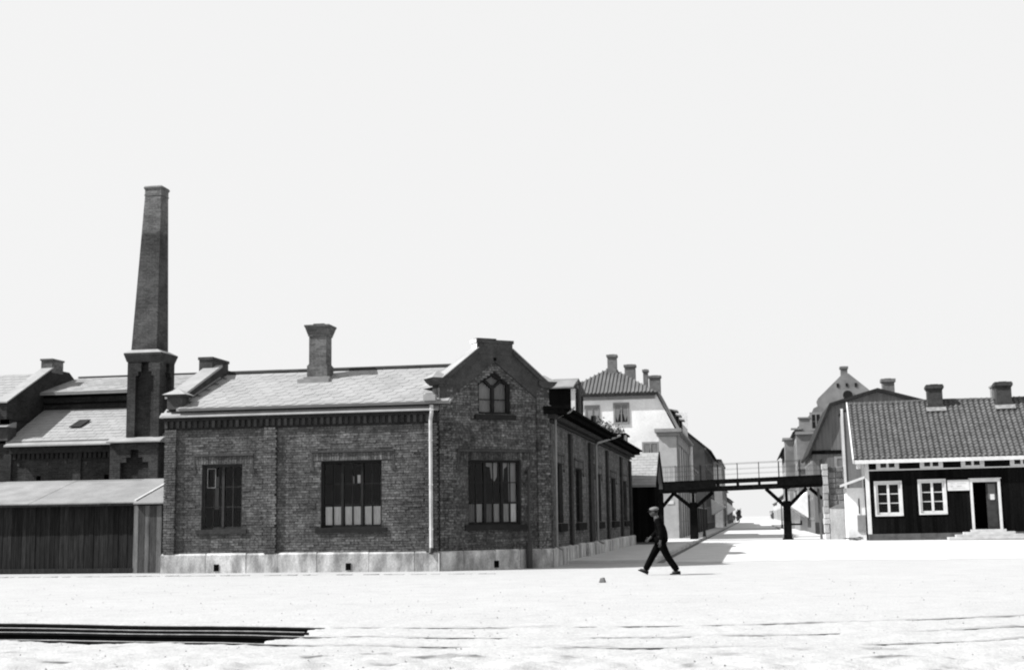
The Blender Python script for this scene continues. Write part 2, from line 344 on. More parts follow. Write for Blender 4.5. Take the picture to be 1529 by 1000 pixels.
def trench_mask(x, y):
    near, far = trench_edges(x); w = .10 * np.sin(x * 3.1) + .06 * np.sin(x * 7.7 + 1)
    rowt = np.clip((y - near) / np.maximum(far - near, .1), 0, 1)
    endx = -6.05 + .45 * np.interp(rowt, [0, .3, .55, .75, 1], [-.3, .05, .55, .1, .1]) + .07 * np.sin(y * 9)
    m = (y > near + w * .5) & (y < far + .03 * np.sin(x * 5)) & (x < endx)
    near2, far2 = near + .0, far
    return m
def axis(parts):
    out = []
    for a, b, s in parts: out += list(np.arange(a, b - s * .5, s))
    return np.array(out + [parts[-1][1]])
gx = axis([(-3000, -600, 600), (-600, -120, 80), (-120, -40, 10), (-40, -24, 1.0), (-24, 12, .06), (12, 40, 1.0), (40, 120, 10), (120, 600, 80), (600, 3000, 600)])
gy = axis([(-400, -40, 60), (-40, 8, 4), (8, 12.4, .4), (12.4, 24, .05), (24, 36, .15), (36, 48, .6), (48, 120, 4), (120, 400, 40), (400, 5000, 460)])
X, Y = np.meshgrid(gx, gy); Zg = np.zeros_like(X)
near_w = np.clip((X + 24) / 1, 0, 1) * np.clip((12 - X) / 1, 0, 1) * np.clip((Y - 8) / 1, 0, 1) * np.clip((36 - Y) / 2, 0, 1)
fw_ = np.clip((24 - Y) / 6, 0.25, 1)
Zg += near_w * fw_ * (.010 * frac_noise(X, Y, 3, 3, 2.2) + .007 * frac_noise(X, Y * 1.4, 5, 3, 11) + .004 * frac_noise(X, Y, 8, 2, 26))
Zg += near_w * np.clip((15.8 - Y) / 2, 0, 1) * (.020 * frac_noise(X, Y, 21, 3, 5) + .009 * frac_noise(X, Y * 1.3, 22, 2, 17))
Zg -= near_w * .003
Zg += near_w * np.clip((30 - Y) / 10, 0, 1) * .006 * np.abs(np.sin(X * 21 + 2 * np.sin(Y * 3)) * np.sin(Y * 26 + 1.5 * np.sin(X * 2.3))) ** .5
TM = trench_mask(X, Y) & (X > -23.4)
Zg[TM] -= .16
nx, ny = len(gx), len(gy)
verts = np.stack([X, Y, Zg], -1).reshape(-1, 3)
ii, jj = np.meshgrid(np.arange(nx - 1), np.arange(ny - 1)); q = (jj * nx + ii).reshape(-1)
faces = np.stack([q, q + 1, q + nx + 1, q + nx], -1)
me = bpy.data.meshes.new('ground'); me.vertices.add(len(verts)); me.vertices.foreach_set('co', verts.reshape(-1))
me.loops.add(faces.size); me.loops.foreach_set('vertex_index', faces.reshape(-1)); me.polygons.add(len(faces)); me.polygons.foreach_set('loop_start', np.arange(0, faces.size, 4))
me.polygons.foreach_set('use_smooth', np.ones(len(faces), bool)); me.materials.append(GROUND); me.update(calc_edges=True)
dirt = np.zeros_like(X)
for k, P_r in enumerate((RA, RB, RC)):
    yr = TR(P_r, X)
    br_ = np.clip(.55 + .5 * np.sin(X * (1.1 + .3 * k) + k * 2) + .35 * np.sin(X * 3.3 + k) + .25 * frac_noise(X, Y, 40 + k, 2, 4), 0, 1.2)
    br_ = br_ + np.clip((X - 2.2) * .9, 0, 1.2)
    dirt += near_w * np.clip((X - 2.5) / 1.2, 0, 1) * .75 * np.exp(-((Y - yr + .12) / .16) ** 2) * np.clip(.6 + .5 * frac_noise(X, Y, 90 + k, 3, 6), 0, 1)
    dirt += near_w * br_ * (np.exp(-((Y - yr + .075) / .045) ** 2) + .35 * np.exp(-((Y - yr - .07) / .05) ** 2))
pit = np.clip(frac_noise(X, Y * 1.2, 77, 3, 4.5) - 1.05, 0, 1) * near_w * np.clip((16.3 - Y) / 1.5, 0.12, 1)
at = me.attributes.new('dirt', 'FLOAT', 'POINT'); at.data.foreach_set('value', np.clip(dirt + pit * 1.2, 0, 1).reshape(-1).astype(np.float32))
_nt = GROUND.node_tree; _b = _nt.nodes['Principled BSDF']; _old = _b.inputs['Base Color'].links[0].from_socket
_a = _nt.nodes.new('ShaderNodeAttribute'); _a.attribute_name = 'dirt'; _m = _nt.nodes.new('ShaderNodeMix'); _m.data_type = 'RGBA'
_nt.links.new(_a.outputs['Fac'], _m.inputs[0]); _nt.links.new(_old, _m.inputs[6]); _m.inputs[7].default_value = (.085, .085, .085, 1); _nt.links.new(_m.outputs[2], _b.inputs['Base Color'])
tag(bpy.data.objects.new('ground', me), kind='structure'); COL.objects.link(bpy.data.objects['ground'])
# cinder bed lying in the dug-out track
mbd = MB()
def bed(x0, x1):
    xs = np.arange(x0, x1, .09); vs = []; K = 26
    for x in xs:
        n, f = trench_edges(np.array(x)); 
        for k in range(K): 
            y = float(n) - .05 + (float(f) - float(n) + .1) * k / (K - 1); vs.append((x, y, -.105 + .02 * math.sin(x * 23 + y * 31) * math.sin(x * 11 - y * 17) + random.uniform(-.012, .012)))
    fs = [(i * K + k, (i + 1) * K + k, (i + 1) * K + k + 1, i * K + k + 1) for i in range(len(xs) - 1) for k in range(K - 1)]
    mbd.add(vs, fs)
bed(-23.4, -5.2)
build('track_bed', mbd, CINDER, kind='structure', normals=False)
# rails: flat-bottomed steel, the heads just at ground level
def rail(pts, dz, label, dy=0, x0=-23.3, x1=11.5, name='rail'):
    xs = np.linspace(x0, x1, 350); mb = MB(); prof = [(-.06, -.14), (.06, -.14), (.06, -.125), (.012, -.10), (.012, -.04), (.036, -.03), (.036, 0), (-.036, 0), (-.036, -.03), (-.012, -.04), (-.012, -.10), (-.06, -.125)]
    n = len(prof); vs = []
    for x in xs:
        y = TR(pts, x) + dy; s = (TR(pts, x + .05) - TR(pts, x - .05)) / .1; t = Vector((1, s, 0)).normalized(); nn = Vector((-t.y, t.x, 0))
        dip = .012 * min(1, max(0, x + 6.6)) * 1 - .003 * math.sin(x * 2.3 + y)
        for (a, b) in prof: vs.append(Vector((x, y, dz - dip + b)) + nn * a)
    fs = [(i * n + k, (i + 1) * n + k, (i + 1) * n + (k + 1) % n, i * n + (k + 1) % n) for i in range(len(xs) - 1) for k in range(n)]
    fs += [tuple(range(n)), tuple(range((len(xs) - 1) * n, len(xs) * n))[::-1]]
    o = build(name, mb.add(vs, fs), RAILDARK); hv = []; xs = xs[::6]
    for x in xs:
        y = TR(pts, x) + dy; dip = .012 * min(1, max(0, x + 6.6)) * 1 - .003 * math.sin(x * 2.3 + y)
        hv += [(x, y - .030, dz - dip + .001), (x, y + .030, dz - dip + .001), (x, y + .030, dz - dip + .006), (x, y - .030, dz - dip + .006)]
    hf = [(i * 4 + k, (i + 1) * 4 + k, (i + 1) * 4 + (k + 1) % 4, i * 4 + (k + 1) % 4) for i in range(len(xs) - 1) for k in range(4)]
    build('rail_head', MB().add(hv, hf), RAILSTEEL, o); return tag(o, label, 'rail', 'rails of the quay siding')
rail(RA, .008, 'far steel rail of the siding, nearest to the brick building', )
rail(RB, .006, 'middle steel rail of the siding in the pale ground')
rail(RC, .004, 'near steel rail of the siding, lowest in the photo')
rail(RA, -.005, 'short check rail lying just inside the far rail in the dark pit', dy=-.62, x1=-6.0, name='check_rail')
# sleepers seen in the open pit
for i, x in enumerate(np.arange(-14.5, -6.2, .75)):
    n, f = trench_edges(np.array(x)); o = build('sleeper', MB().box(x - .11, x + .11, float(n) + .02, float(f) - .05, -.2, -.088), DARKWOOD)
    tag(o, 'tarred railway sleeper in the open cinder track pit', 'sleeper', 'sleepers in the open track pit')
# loose pebbles and a broken row of gutter stones before the shed and wall
pb = MB()
for i in range(1600):
    y = 12.6 + 20 * random.random() ** 2.2; x = random.uniform(-13 - (y - 13) * .5, 4 + (y - 13) * .25); s = random.uniform(.005, .015)
    if -24 < x < -5 and float(trench_edges(np.array(x))[0]) - .1 < y < float(trench_edges(np.array(x))[1]) + .1: continue
    a = random.uniform(0, 6.28); c, d = math.cos(a) * s, math.sin(a) * s
    pb.add([(x + c, y + d, .0), (x - d, y + c, .0), (x - c, y - d, .0), (x + d, y - c, .0), (x + c * .5, y + d * .4, s * .9), (x - d * .5, y + c * .5, s * 1.1), (x - c * .4, y - d * .5, s)], [(0, 1, 5, 4), (1, 2, 6, 5), (2, 3, 6), (3, 0, 4, 6), (4, 5, 6)])
build('pebbles', pb, mat('pebble', .22, .9, island=.35), kind='stuff', normals=False)
gs = MB(); x = -26.0
while x < -7:
    w = random.uniform(.14, .26)
    if random.random() < .8 - .4 * max(0, (x + 16) / 9): gs.box(x, x + w - .02, 36.55 + random.uniform(-.03, .03), 36.75 + random.uniform(-.03, .03), -.03, random.uniform(.006, .022))
    x += w
build('gutter_stones', gs, mat('gutter_stone', .25, .9, var=.3, scale=4, fine=.3), kind='stuff')
# stone lying on the ground
o = build('stone', MB().add([(-3.52, 31.2, 0), (-3.38, 31.18, 0), (-3.36, 31.32, 0), (-3.5, 31.34, 0), (-3.49, 31.24, .10), (-3.40, 31.22, .12), (-3.39, 31.30, .10), (-3.47, 31.31, .09)], [(3, 2, 1, 0), (4, 5, 6, 7), (0, 1, 5, 4), (1, 2, 6, 5), (2, 3, 7, 6), (3, 0, 4, 7)]), RUBBLE)
tag(o, 'small grey stone lying alone on the bright ground before the brick corner', 'stone')
# pavements with kerbs along the side street
KERB = mat('kerb_granite', 0.36, 0.9, var=0.15, objrand=0.15, bump=0.3)
PAVE = mat('street_pavement', 0.42, 0.95, var=0.1, scale=1, fine=0.12, bump=0.3)
build('pavement', MB().box(-6.6, -3.3, 44.2, 330, -.1, .10), PAVE, kind='structure')
build('pavement', MB().box(3.0, 4.6, 92, 330, -.1, .10), PAVE, kind='structure')
kb = unit_mesh('kerb_stone', MB().box(-.09, .09, 0, 1.16, -.1, .125), KERB)
kt = [o for o in bpy.data.objects if o.name == 'pavement'][0]
for i in range(40):
    place('kerb_stone', kb, Matrix.Translation((-3.2 + random.uniform(-.01, .01), 44.2 + i * 1.18, random.uniform(-.008, .008))), kt)
b2 = MB().box(-3.29, -3.11, 91.4, 330, -.1, .125); build('far_kerb', b2, KERB, kt, kind='stuff')
b2 = MB().box(2.9, 3.0, 92, 330, -.1, .12); build('far_kerb', b2, KERB, [o for o in bpy.data.objects if o.name == 'pavement.001'][0], kind='stuff')
GUT = mat('gutter_setts', 0.10, 0.95, var=0.3, scale=6, fine=0.3)
build('gutter', MB().box(-3.10, -2.86, 44.2, 330, -.1, .006), GUT, kind='structure')
ROADM = mat('side_street_macadam', 0.42, 0.95, var=0.12, scale=0.8, fine=0.12, fscale=10, bump=0.3)
edge = [(x, 45.2 + .5 * math.sin(x * .7) + .3 * math.sin(x * 1.9 + 1) + .15 * math.sin(x * 5.3) + max(0, x - 5) * .25, .006) for x in np.arange(-2.86, 40, .25)]
build('side_street', MB().add(edge + [(edge[-1][0], 400, .006), (-2.86, 400, .006)], [tuple(range(len(edge) + 2))]), ROADM, kind='structure')

# ------------------------------------------------------------------ the brick corner building
PLZ = 0.58
B = thing('brick_building', 'single-storey dark brick workshop with pale slate roof and pointed gable on its cut-off street corner', 'building', (-12, 44, 0))
A38 = math.radians(38.0); LC = 3.74
FF = Fr((-17.65, 38.8), (1, 0), (0, -1)); LF = 8.6
FC = Fr((-9.05, 38.8), (math.cos(A38), math.sin(A38)), (math.sin(A38), -math.cos(A38)))
cxr = -9.05 + math.cos(A38) * LC; cyr = 38.8 + math.sin(A38) * LC
FS = Fr((cxr, cyr), (0, 1), (1, 0)); LS = 69.6 - cyr
WT = 4.34                                                    # underside of the brick cornice
HF = [(1.19, 2.49, 1.30, 3.25), (4.97, 6.86, 1.30, 3.28)]
HC = [(0.96, 2.76, 1.32, 3.25)]
SW = [(42.75 - cyr, 44.1 - cyr), (47.45 - cyr, 49.35 - cyr), (53.7 - cyr, 55.6 - cyr), (59.8 - cyr, 61.9 - cyr), (65.4 - cyr, 67.4 - cyr)]
HS = [(a, b, 1.32, 3.25) for a, b in SW]
mb = MB()
wall_cells(mb, FF, 0, LF, -.1, 4.95, HF); wall_cells(mb, FC, 0, LC, -.1, 4.4, HC); wall_cells(mb, FS, 0, LS, -.1, 4.95, HS)
# back and left walls, party wall
mb.box(-17.65, -17.35, 38.81, 46.6, -.1, 4.95); mb.box(-17.35, -14.2, 46.3, 46.6, -.1, 4.95); mb.box(-14.5, -14.2, 46.6, 69.6, -.1, 4.95); mb.box(-14.2, -6.11, 69.3, 69.58, -.1, 4.95)
build('wall', mb, MORT, B)
# brickwork skin, brick by brick
stuff = MB()
tF = hole_test(HF + [(0, .37, 0, 9), (3.2, 3.6, 0, 9), (8.2, 8.6, 0, 9), (.95, 2.82, 3.27, 3.56), (4.69, 7.23, 3.30, 3.58)])
fb_ = bricks(FF, 0.37, 8.2, PLZ, WT, tF, rough=.019)
for (a, b) in ((0, .37), (3.2, 3.6), (8.2, 8.6)):
    fb_ += [(x, y, va, vb, -.02, d1) for (x, y, va, vb, d0, d1) in bricks(FF, a, b, PLZ, WT, d=.10, rough=.008)]
brick_mesh(stuff, FF, fb_)
tS = hole_test(HS + [(a - .35, b + .35, 3.27, 3.56) for a, b in SW]); build('brickwork', stuff, BRICK, B, kind='stuff', normals=False)
build('side_brickwork', brick_mesh(MB(), FS, bricks(FS, 0.02, LS, PLZ, 4.46, tS, rough=.010)), BRICKS, B, kind='stuff', normals=False)
# chamfered corner: gable and recessed panel
GP = [(0, 4.4), (LC, 4.4), (LC, 5.52), (2.52, 6.52), (1.22, 6.52), (0, 5.52)]; UC = LC / 2
def inpoly(u, v):
    if u < .02 or u > LC - .02: return False
    return v < 5.52 + (min(u, LC - u)) * (1.0 / 1.22) and v < 6.5
GW = dict(l=UC - .55, r=UC + .55, b=4.64, s=5.56, a=5.95)
def ingw(u, v):
    if not (GW['l'] < u < GW['r']) or v < GW['b']: return False
    return v < GW['s'] or v < GW['a'] - abs(u - UC) * (GW['a'] - GW['s']) / .55
g = MB()
L_ = [(0, 4.4), (GW['l'], 4.4), (GW['l'], GW['s']), (UC, GW['a']), (UC, 6.52), (1.22, 6.52), (0, 5.52)]
R_ = [(LC - u, v) for u, v in L_][::-1]
g.fprism(FC, L_, -.42, 0); g.fprism(FC, R_, -.42, 0); g.fb(FC, GW['l'], GW['r'], 4.4, GW['b'], -.42, 0)
build('gable_wall', g, MORTD, B)
def testC(a, b, v):
    segs = hole_test(HC + [(.62, 3.10, 3.27, 3.54)])(a, b, v); out = []
    for x, y in segs:
        n = 10; us = [x + (y - x) * k / n for k in range(n + 1)]; run = None
        for k in range(n):
            m_ = (us[k] + us[k + 1]) / 2; ok = (v < 4.4 or inpoly(m_, v + .03)) and not ingw(m_, v)
            if ok and run is None: run = us[k]
            if (not ok) and run is not None: out.append((run, us[k])); run = None
        if run is not None: out.append((run, us[n]))
    return out
cb = bricks(FC, .43, LC - .43, PLZ, 6.5, testC, rough=.018)
pil = []
for a, b in ((0, .43), (LC - .43, LC)): pil += [(x, y, va, vb, -.02, d1) for (x, y, va, vb, d0, d1) in bricks(FC, a, b, PLZ, 5.5, None, d=.075, rough=.01)]
rest = MB(); singles = [t for t in cb if t[2] < 3.2]; random.shuffle(singles); singles = singles[:300]; sset = set(singles)
brick_mesh(rest, FC, [t for t in cb if t not in sset] + pil)
build('corner_brickwork', rest, BRICKD, B, kind='stuff', normals=False)
bm_ = unit_mesh('brick', MB().box(0, 1, 0, 1, 0, 1), BRICKD)
for (a, b, va, vb, d0, d1) in singles:
    M = Matrix.Identity(4); M.col[0][:3] = FC.u * (b - a); M.col[1][:3] = FC.n * (d1 - d0) * -1; M.col[2][:3] = Vector((0, 0, vb - va)); M.translation = FC.p(a, va, d1)
    place('brick', bm_, M, B)
# raking gable band, copings, cap block, kneelers
for sgn in (0, 1):
    def fl(p): return [(LC - u, v) for u, v in p][::-1] if sgn else p
    build('gable_band', MB().fprism(FC, fl([(.0, 5.5), (.0, 5.12), (.43, 5.16), (UC, 6.24), (UC, 6.53), (1.24, 6.53)]), -.3, .085), MOULD, B)
    build('gable_coping', MB().fprism(FC, fl([(.02, 5.46), (1.26, 6.47), (1.26, 6.60), (.0, 5.60)]), -.46, .17), MOULD, B)
    build('coping_sheet', MB().fprism(FC, fl([(-.04, 5.585), (1.28, 6.625), (1.28, 6.655), (-.04, 5.615)]), -.5, .19), ZINC, B)
    k = MB().fprism(FC, fl([(.28, 5.48), (-.04, 5.48), (-.16, 5.56), (-.26, 5.68), (.34, 5.68), (.40, 5.62)]), -.5, .20)
    kn = build('kneeler', k, MOULD, B)
    c = FC.p(.04 if not sgn else LC - .04, 5.68, -.15); h = .31
    u_, n_ = FC.u, FC.n; q = [c - u_ * h - n_ * h, c + u_ * h - n_ * h, c + u_ * h + n_ * h, c - u_ * h + n_ * h, c + Vector((0, 0, .24))]
    build('cap_stone', MB().add(q, [(3, 2, 1, 0), (0, 1, 4), (1, 2, 4), (2, 3, 4), (3, 0, 4)]), ZINC, kn)
cb_ = build('gable_block', MB().fb(FC, 1.26, 2.48, 6.45, 6.80, -.24, .10).fb(FC, 1.23, 2.51, 6.80, 6.90, -.27, .13), MOULD, B)
build('sunlit_side', MB().fb(FC, 1.240, 1.258, 6.56, 6.795, -.24, .10).fb(FC, 1.210, 1.228, 6.80, 6.90, -.27, .13), WHITEWALL, cb_)  # pale sheet: sun brightness put into the colour of the block's left face
build('cap_stone', MB().fb(FC, 1.30, 1.95, 6.903, 6.95, -.22, .05), MOULD, cb_)
build('vent_hole', MB().fb(FC, UC - .05, UC + .05, 6.26, 6.36, .0, .089), DARKIN, B)
# pointed gable window
gw = MB(); l, r, b0, s0, a0 = GW['l'], GW['r'], GW['b'], GW['s'], GW['a']; w = .08; dd = (-.18, -.09)
gw.fb(FC, l, l + w, b0, s0, *dd); gw.fb(FC, r - w, r, b0, s0, *dd); gw.fb(FC, l + w, r - w, b0, b0 + .07, *dd); gw.fb(FC, UC - .05, UC + .05, b0 + .07, s0 - .02, *dd)
for s in (-1, 1):
    e = UC + s * .55
    gw.fprism(FC, [(e, s0), (UC, a0), (UC, a0 - .13), (e - s * w, s0 - .02)], *dd)
    gw.fprism(FC, [(UC + s * .02, s0 - .06), (UC + s * .30, s0 + .19), (UC + s * .36, s0 + .12), (UC + s * .05, s0 - .13)], *dd)
    gw.fb(FC, min(UC + s * .05, e - s * w), max(UC + s * .05, e - s * w), b0 + .44, b0 + .465, -.17, -.12)
gwo = build('gable_window', gw, WINFRAME, B)
for s in (-1, 1):
    build('pane', MB().add([FC.p(UC + s * .04, b0 + .05, -.15), FC.p(UC + s * .5, b0 + .05, -.15), FC.p(UC + s * .5, s0, -.15), FC.p(UC + s * .27, s0 + .2, -.15), FC.p(UC + s * .04, s0 - .05, -.15)], [(0, 1, 2, 3, 4)]), GLASS, gwo, normals=False)
build('pane', MB().add([FC.p(UC, s0 - .06, -.148), FC.p(UC + .28, s0 + .17, -.148), FC.p(UC, a0 - .08, -.148), FC.p(UC - .28, s0 + .17, -.148)], [(0, 1, 2, 3)]), GLASS, gwo, normals=False)
build('curtain', cloth(FC, l + .03, r - .03, b0, a0, -.22, 6, .012), mat('grey_blind', 0.22, 0.9, var=.1), gwo)
build('sill', MB().fb(FC, l - .14, r + .14, b0 - .17, b0 - .02, -.1, .13), WINFRAME, gwo)
# windows of front, corner and side
def half_curtain(F, rows_h, tones, extra=None):
    def f(w, cells, t0):
        for idx, (a, b, c, e, r, i, k) in enumerate([x for x in cells if x[4] == 0]):
            mtl = tones[idx % len(tones)]
            if mtl: build('curtain', cloth(F, a + .01, b - .01, c, c + rows_h, t0 - .03, 2, .008), mtl, w)
        if extra: extra(w, cells, t0)
    return f
CUR2 = mat('grey_curtain', 0.36, 0.9, var=0.2, scale=8, stretch=(4, 4, .4)); CUR3 = mat('dim_curtain', 0.14, 0.9, var=0.2, scale=8, stretch=(4, 4, .4))
def odd1(w, cells, t0):
    build('roller_blind', MB().fb(FF, HF[0][0] + .34, HF[0][0] + .46, 1.9, 2.9, t0 - .06, t0 - .04), CUR3, w)
    mbx = MB()
    for a, b in ((1.33, 1.345), (1.585, 1.60)): mbx.fb(FF, a, b, 2.55, 3.14, -.10, -.08)
    mbx.fb(FF, 1.345, 1.585, 2.55, 2.566, -.10, -.08); mbx.fb(FF, 1.345, 1.585, 3.125, 3.14, -.10, -.08); build('vent_casement', mbx, TRIM, w)
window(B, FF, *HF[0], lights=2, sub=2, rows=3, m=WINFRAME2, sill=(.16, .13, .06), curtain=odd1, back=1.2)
def odd2(w, cells, t0):
    build('curtain', cloth(FF, 5.86, 5.93, 2.62, 2.82, t0 - .1, 1, .004), CUR2, w); build('curtain', cloth(FF, 6.03, 6.12, 2.62, 2.86, t0 - .1, 1, .004), CURTAIN, w)
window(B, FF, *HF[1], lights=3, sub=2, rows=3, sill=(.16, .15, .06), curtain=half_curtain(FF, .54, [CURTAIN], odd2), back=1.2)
def odd3(w, cells, t0):
    d = t0 - .08
    build('curtain', MB().add([FC.p(2.46, 1.98, d), FC.p(2.70, 1.98, d), FC.p(2.70, 3.2, d), FC.p(2.44, 3.2, d)], [(0, 1, 2, 3)]), CUR2, w)
    build('curtain', MB().add([FC.p(1.80, 3.2, d), FC.p(2.08, 3.2, d), FC.p(2.05, 2.75, d), FC.p(1.97, 2.62, d), FC.p(1.86, 2.72, d), FC.p(1.82, 3.05, d), FC.p(1.60, 3.10, d), FC.p(1.60, 3.2, d)], [tuple(range(8))]), CUR2, w)
    build('curtain', MB().add([FC.p(2.20, 3.2, d), FC.p(2.42, 3.2, d), FC.p(2.40, 3.08, d), FC.p(2.30, 3.0, d), FC.p(2.26, 2.4, d), FC.p(2.22, 2.4, d)], [tuple(range(6))]), CUR2, w)
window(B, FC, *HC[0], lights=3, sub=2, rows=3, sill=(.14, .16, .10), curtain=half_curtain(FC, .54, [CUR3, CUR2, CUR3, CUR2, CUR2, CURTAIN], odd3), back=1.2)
for i, h in enumerate(HS):
    def odds(w, cells, t0, h=h, i=i):
        if i in (1, 3): build('curtain', cloth(FS, h[0] + .5, h[0] + .9, h[2] + .3, h[3] - .5, t0 - .05, 2, .01), CURTAIN, w)
        if i == 0: build('curtain', cloth(FS, h[0] + .1, h[1] - .1, h[2] + .3, h[3] - .3, t0 - .05, 4, .01), CUR3, w)
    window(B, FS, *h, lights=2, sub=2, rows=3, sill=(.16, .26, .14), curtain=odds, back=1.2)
# label moulds and soldier courses over the windows
def hood(F, u0, u1, z, drop, name='hood_mould'):
    mb = MB(); mb.fb(F, u0, u1, z, z + .065, 0, .058)
    for a, b in ((u0, u0 + .055), (u1 - .055, u1)): mb.fb(F, a, b, z - drop, z - .001, 0, .032); mb.fb(F, a - .04, b + .04, z - drop - .11, z - drop - .002, 0, .05)
    build(name, mb, MOULD, B)
    s = []; u = u0 + .06
    while u < u1 - .09: s.append((u, u + .07, z - .24, z - .015, -.01, .012 + random.random() * .012)); u += .0825
    return s
so = brick_mesh(MB(), FF, hood(FF, .93, 2.84, 3.51, .42) + hood(FF, 4.67, 7.25, 3.54, .42)); build('soldier_course', so, BRICK, B, kind='stuff', normals=False)
so = brick_mesh(MB(), FC, hood(FC, .60, 3.12, 3.50, .42)); build('soldier_course', so, BRICKD, B, kind='stuff', normals=False)
sl = []
for a, b in SW: sl += hood(FS, a - .3, b + .3, 3.52, .42)
build('soldier_course', brick_mesh(MB(), FS, sl), BRICK, B, kind='stuff', normals=False)
# side pilasters
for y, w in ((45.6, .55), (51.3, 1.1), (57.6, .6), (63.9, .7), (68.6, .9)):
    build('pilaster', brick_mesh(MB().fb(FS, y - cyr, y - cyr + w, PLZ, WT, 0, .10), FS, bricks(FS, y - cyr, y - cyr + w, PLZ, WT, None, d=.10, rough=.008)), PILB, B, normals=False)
build('pilaster', MB().fb(FS, .0, .34, PLZ, WT, 0, .10), BRICKD, B)
# plinth of granite blocks
def plinth(F, u0, u1, ws, d, z=PLZ):
    u = u0; i = 0
    while u < u1 - .05:
        w = min(ws[i % len(ws)] * random.uniform(.92, 1.08), u1 - u)
        if u1 - u - w < .35: w = u1 - u
        zt = z + random.uniform(-.012, .012); dd = d + random.uniform(-.008, .01); a, b = u + .006, u + w - .006
        P = MB(); r_ = .018
        P.add([F.p(a, -.1, -.02), F.p(b, -.1, -.02), F.p(b, zt, -.02), F.p(a, zt, -.02), F.p(a, -.1, dd), F.p(b, -.1, dd), F.p(b, zt - .05, dd), F.p(a, zt - .05, dd), F.p(a + r_, zt, dd - .05), F.p(b - r_, zt, dd - .05)],
              [(0, 1, 5, 4), (1, 2, 9, 6, 5), (0, 4, 7, 8, 3), (4, 5, 6, 7), (7, 6, 9, 8), (8, 9, 2, 3), (0, 3, 2, 1)])
        build('plinth_stone', P, STONE, B); u += w; i += 1
plinth(FF, -.06, LF + .02, [1.55, 1.35, .95, 1.25], .10); plinth(FC, -.02, LC + .04, [.75, 1.05, .9], .11); plinth(FS, -.02, 8.2, [1.3, 1.6, 1.1], .12); plinth(FS, 8.2, LS, [1.5, 1.2], .22)
for F, u in ((FF, 1.74), (FF, 5.86), (FC, 1.82)): build('cellar_vent', MB().fb(F, u - .08, u + .08, .06, .26, .05, .124), DARKIN, B)
# brick cornice with dentils on the front and side
mb = MB().fb(FF, -.03, LF - .02, 4.32, 4.385, -.02, .04).fb(FF, -.05, LF - .02, 4.60, 4.70, -.02, .12)
build('cornice', mb, CORNB, B)
dm = unit_mesh('dentil', MB().box(-.045, .045, -.10, .02, 4.387, 4.598), DENTB)
for i in range(45):
    place('dentil', dm, Matrix.Translation((-17.62 + i * .192, 38.8, 0)), B)
mb = MB().fb(FS, .0, LS, 4.45, 4.51, -.02, .12).fb(FS, -.1, LS + .1, 4.55, 4.68, -.02, .26); build('cornice', mb, CORNB, B)
build('eave_boards', MB().fb(FS, -.25, LS + .3, 4.683, 4.83, -.1, .52).fb(FS, -.3, LS + .35, 4.833, 4.92, -.1, .64), DARKTIMBER, B)
# zinc skirt below the front eave, dark recess and roof
mb = MB().prism([(-17.80, 38.60, 4.705), (-17.80, 38.60, 4.735), (-17.80, 38.76, 4.87), (-17.80, 38.78, 4.705)], (8.77, 0, 0)); build('eave_flashing', mb, ZINC, B)
mb = MB().prism([(-17.74, 38.615, 4.76), (-17.74, 39.0, 5.02), (-17.74, 39.2, 4.75)], (.85, 0, 0)); build('eave_flashing', mb, ZINC, B)
mb = MB().tube([(-16.8, 38.70, 4.93), (-9.3, 38.70, 4.93)], .055); build('gutter', mb, IRON, B)
SA = math.atan2(6.47 - 5.0, 42.7 - 38.62); sl_len = math.hypot(1.47, 4.08)
rf = MB(); rf.prism([(-17.25, 38.60, 4.97), (-17.25, 42.7, 6.45), (-17.25, 46.8, 4.97), (-17.25, 46.8, 4.90), (-17.25, 42.7, 6.38), (-17.25, 38.6, 4.90)], (8.6, 0, 0))
rf.prism([(-5.65, 44.2, 4.98), (-10.2, 44.2, 6.30), (-14.6, 44.2, 5.0), (-14.6, 44.2, 4.9), (-10.2, 44.2, 6.2), (-5.65, 44.2, 4.93)], (0, 25.7, 0))
gA = FC.p(.1, 5.55, -.3); gB = FC.p(UC, 6.42, -.3); gC = FC.p(LC - .1, 5.55, -.3); inn = -FC.n * 3.6
rf.prism([gA, gB, gC, gC - Vector((0, 0, .08)), gB - Vector((0, 0, .1)), gA - Vector((0, 0, .08))], inn)
roof = build('roof', rf, SLATED, B)
def slate_mesh(w, h, m):
    t = .006; P = [(-w / 2, 0), (w / 2, 0), (w / 2, -h * .72), (w * .22, -h), (-w * .22, -h), (-w / 2, -h * .72)]
    n = len(P); mb = MB(); mb.add([(x, y, t) for x, y in P] + [(x, y, 0) for x, y in P], [tuple(range(n))[::-1]] + [(i, n + i, n + (i + 1) % n, (i + 1) % n)[::-1] for i in range(n)])
    return mb
SLW, SLH = .42, .375
sm = unit_mesh('slate', slate_mesh(SLW - .012, SLH * 1.45, SLATE), SLATE)
sx_ = Vector((1, 0, 0)); sy_ = Vector((0, math.cos(SA), math.sin(SA))); sn_ = Vector((0, -math.sin(SA), math.cos(SA)))
rows = int(sl_len / SLH) + 1; cnt = 0
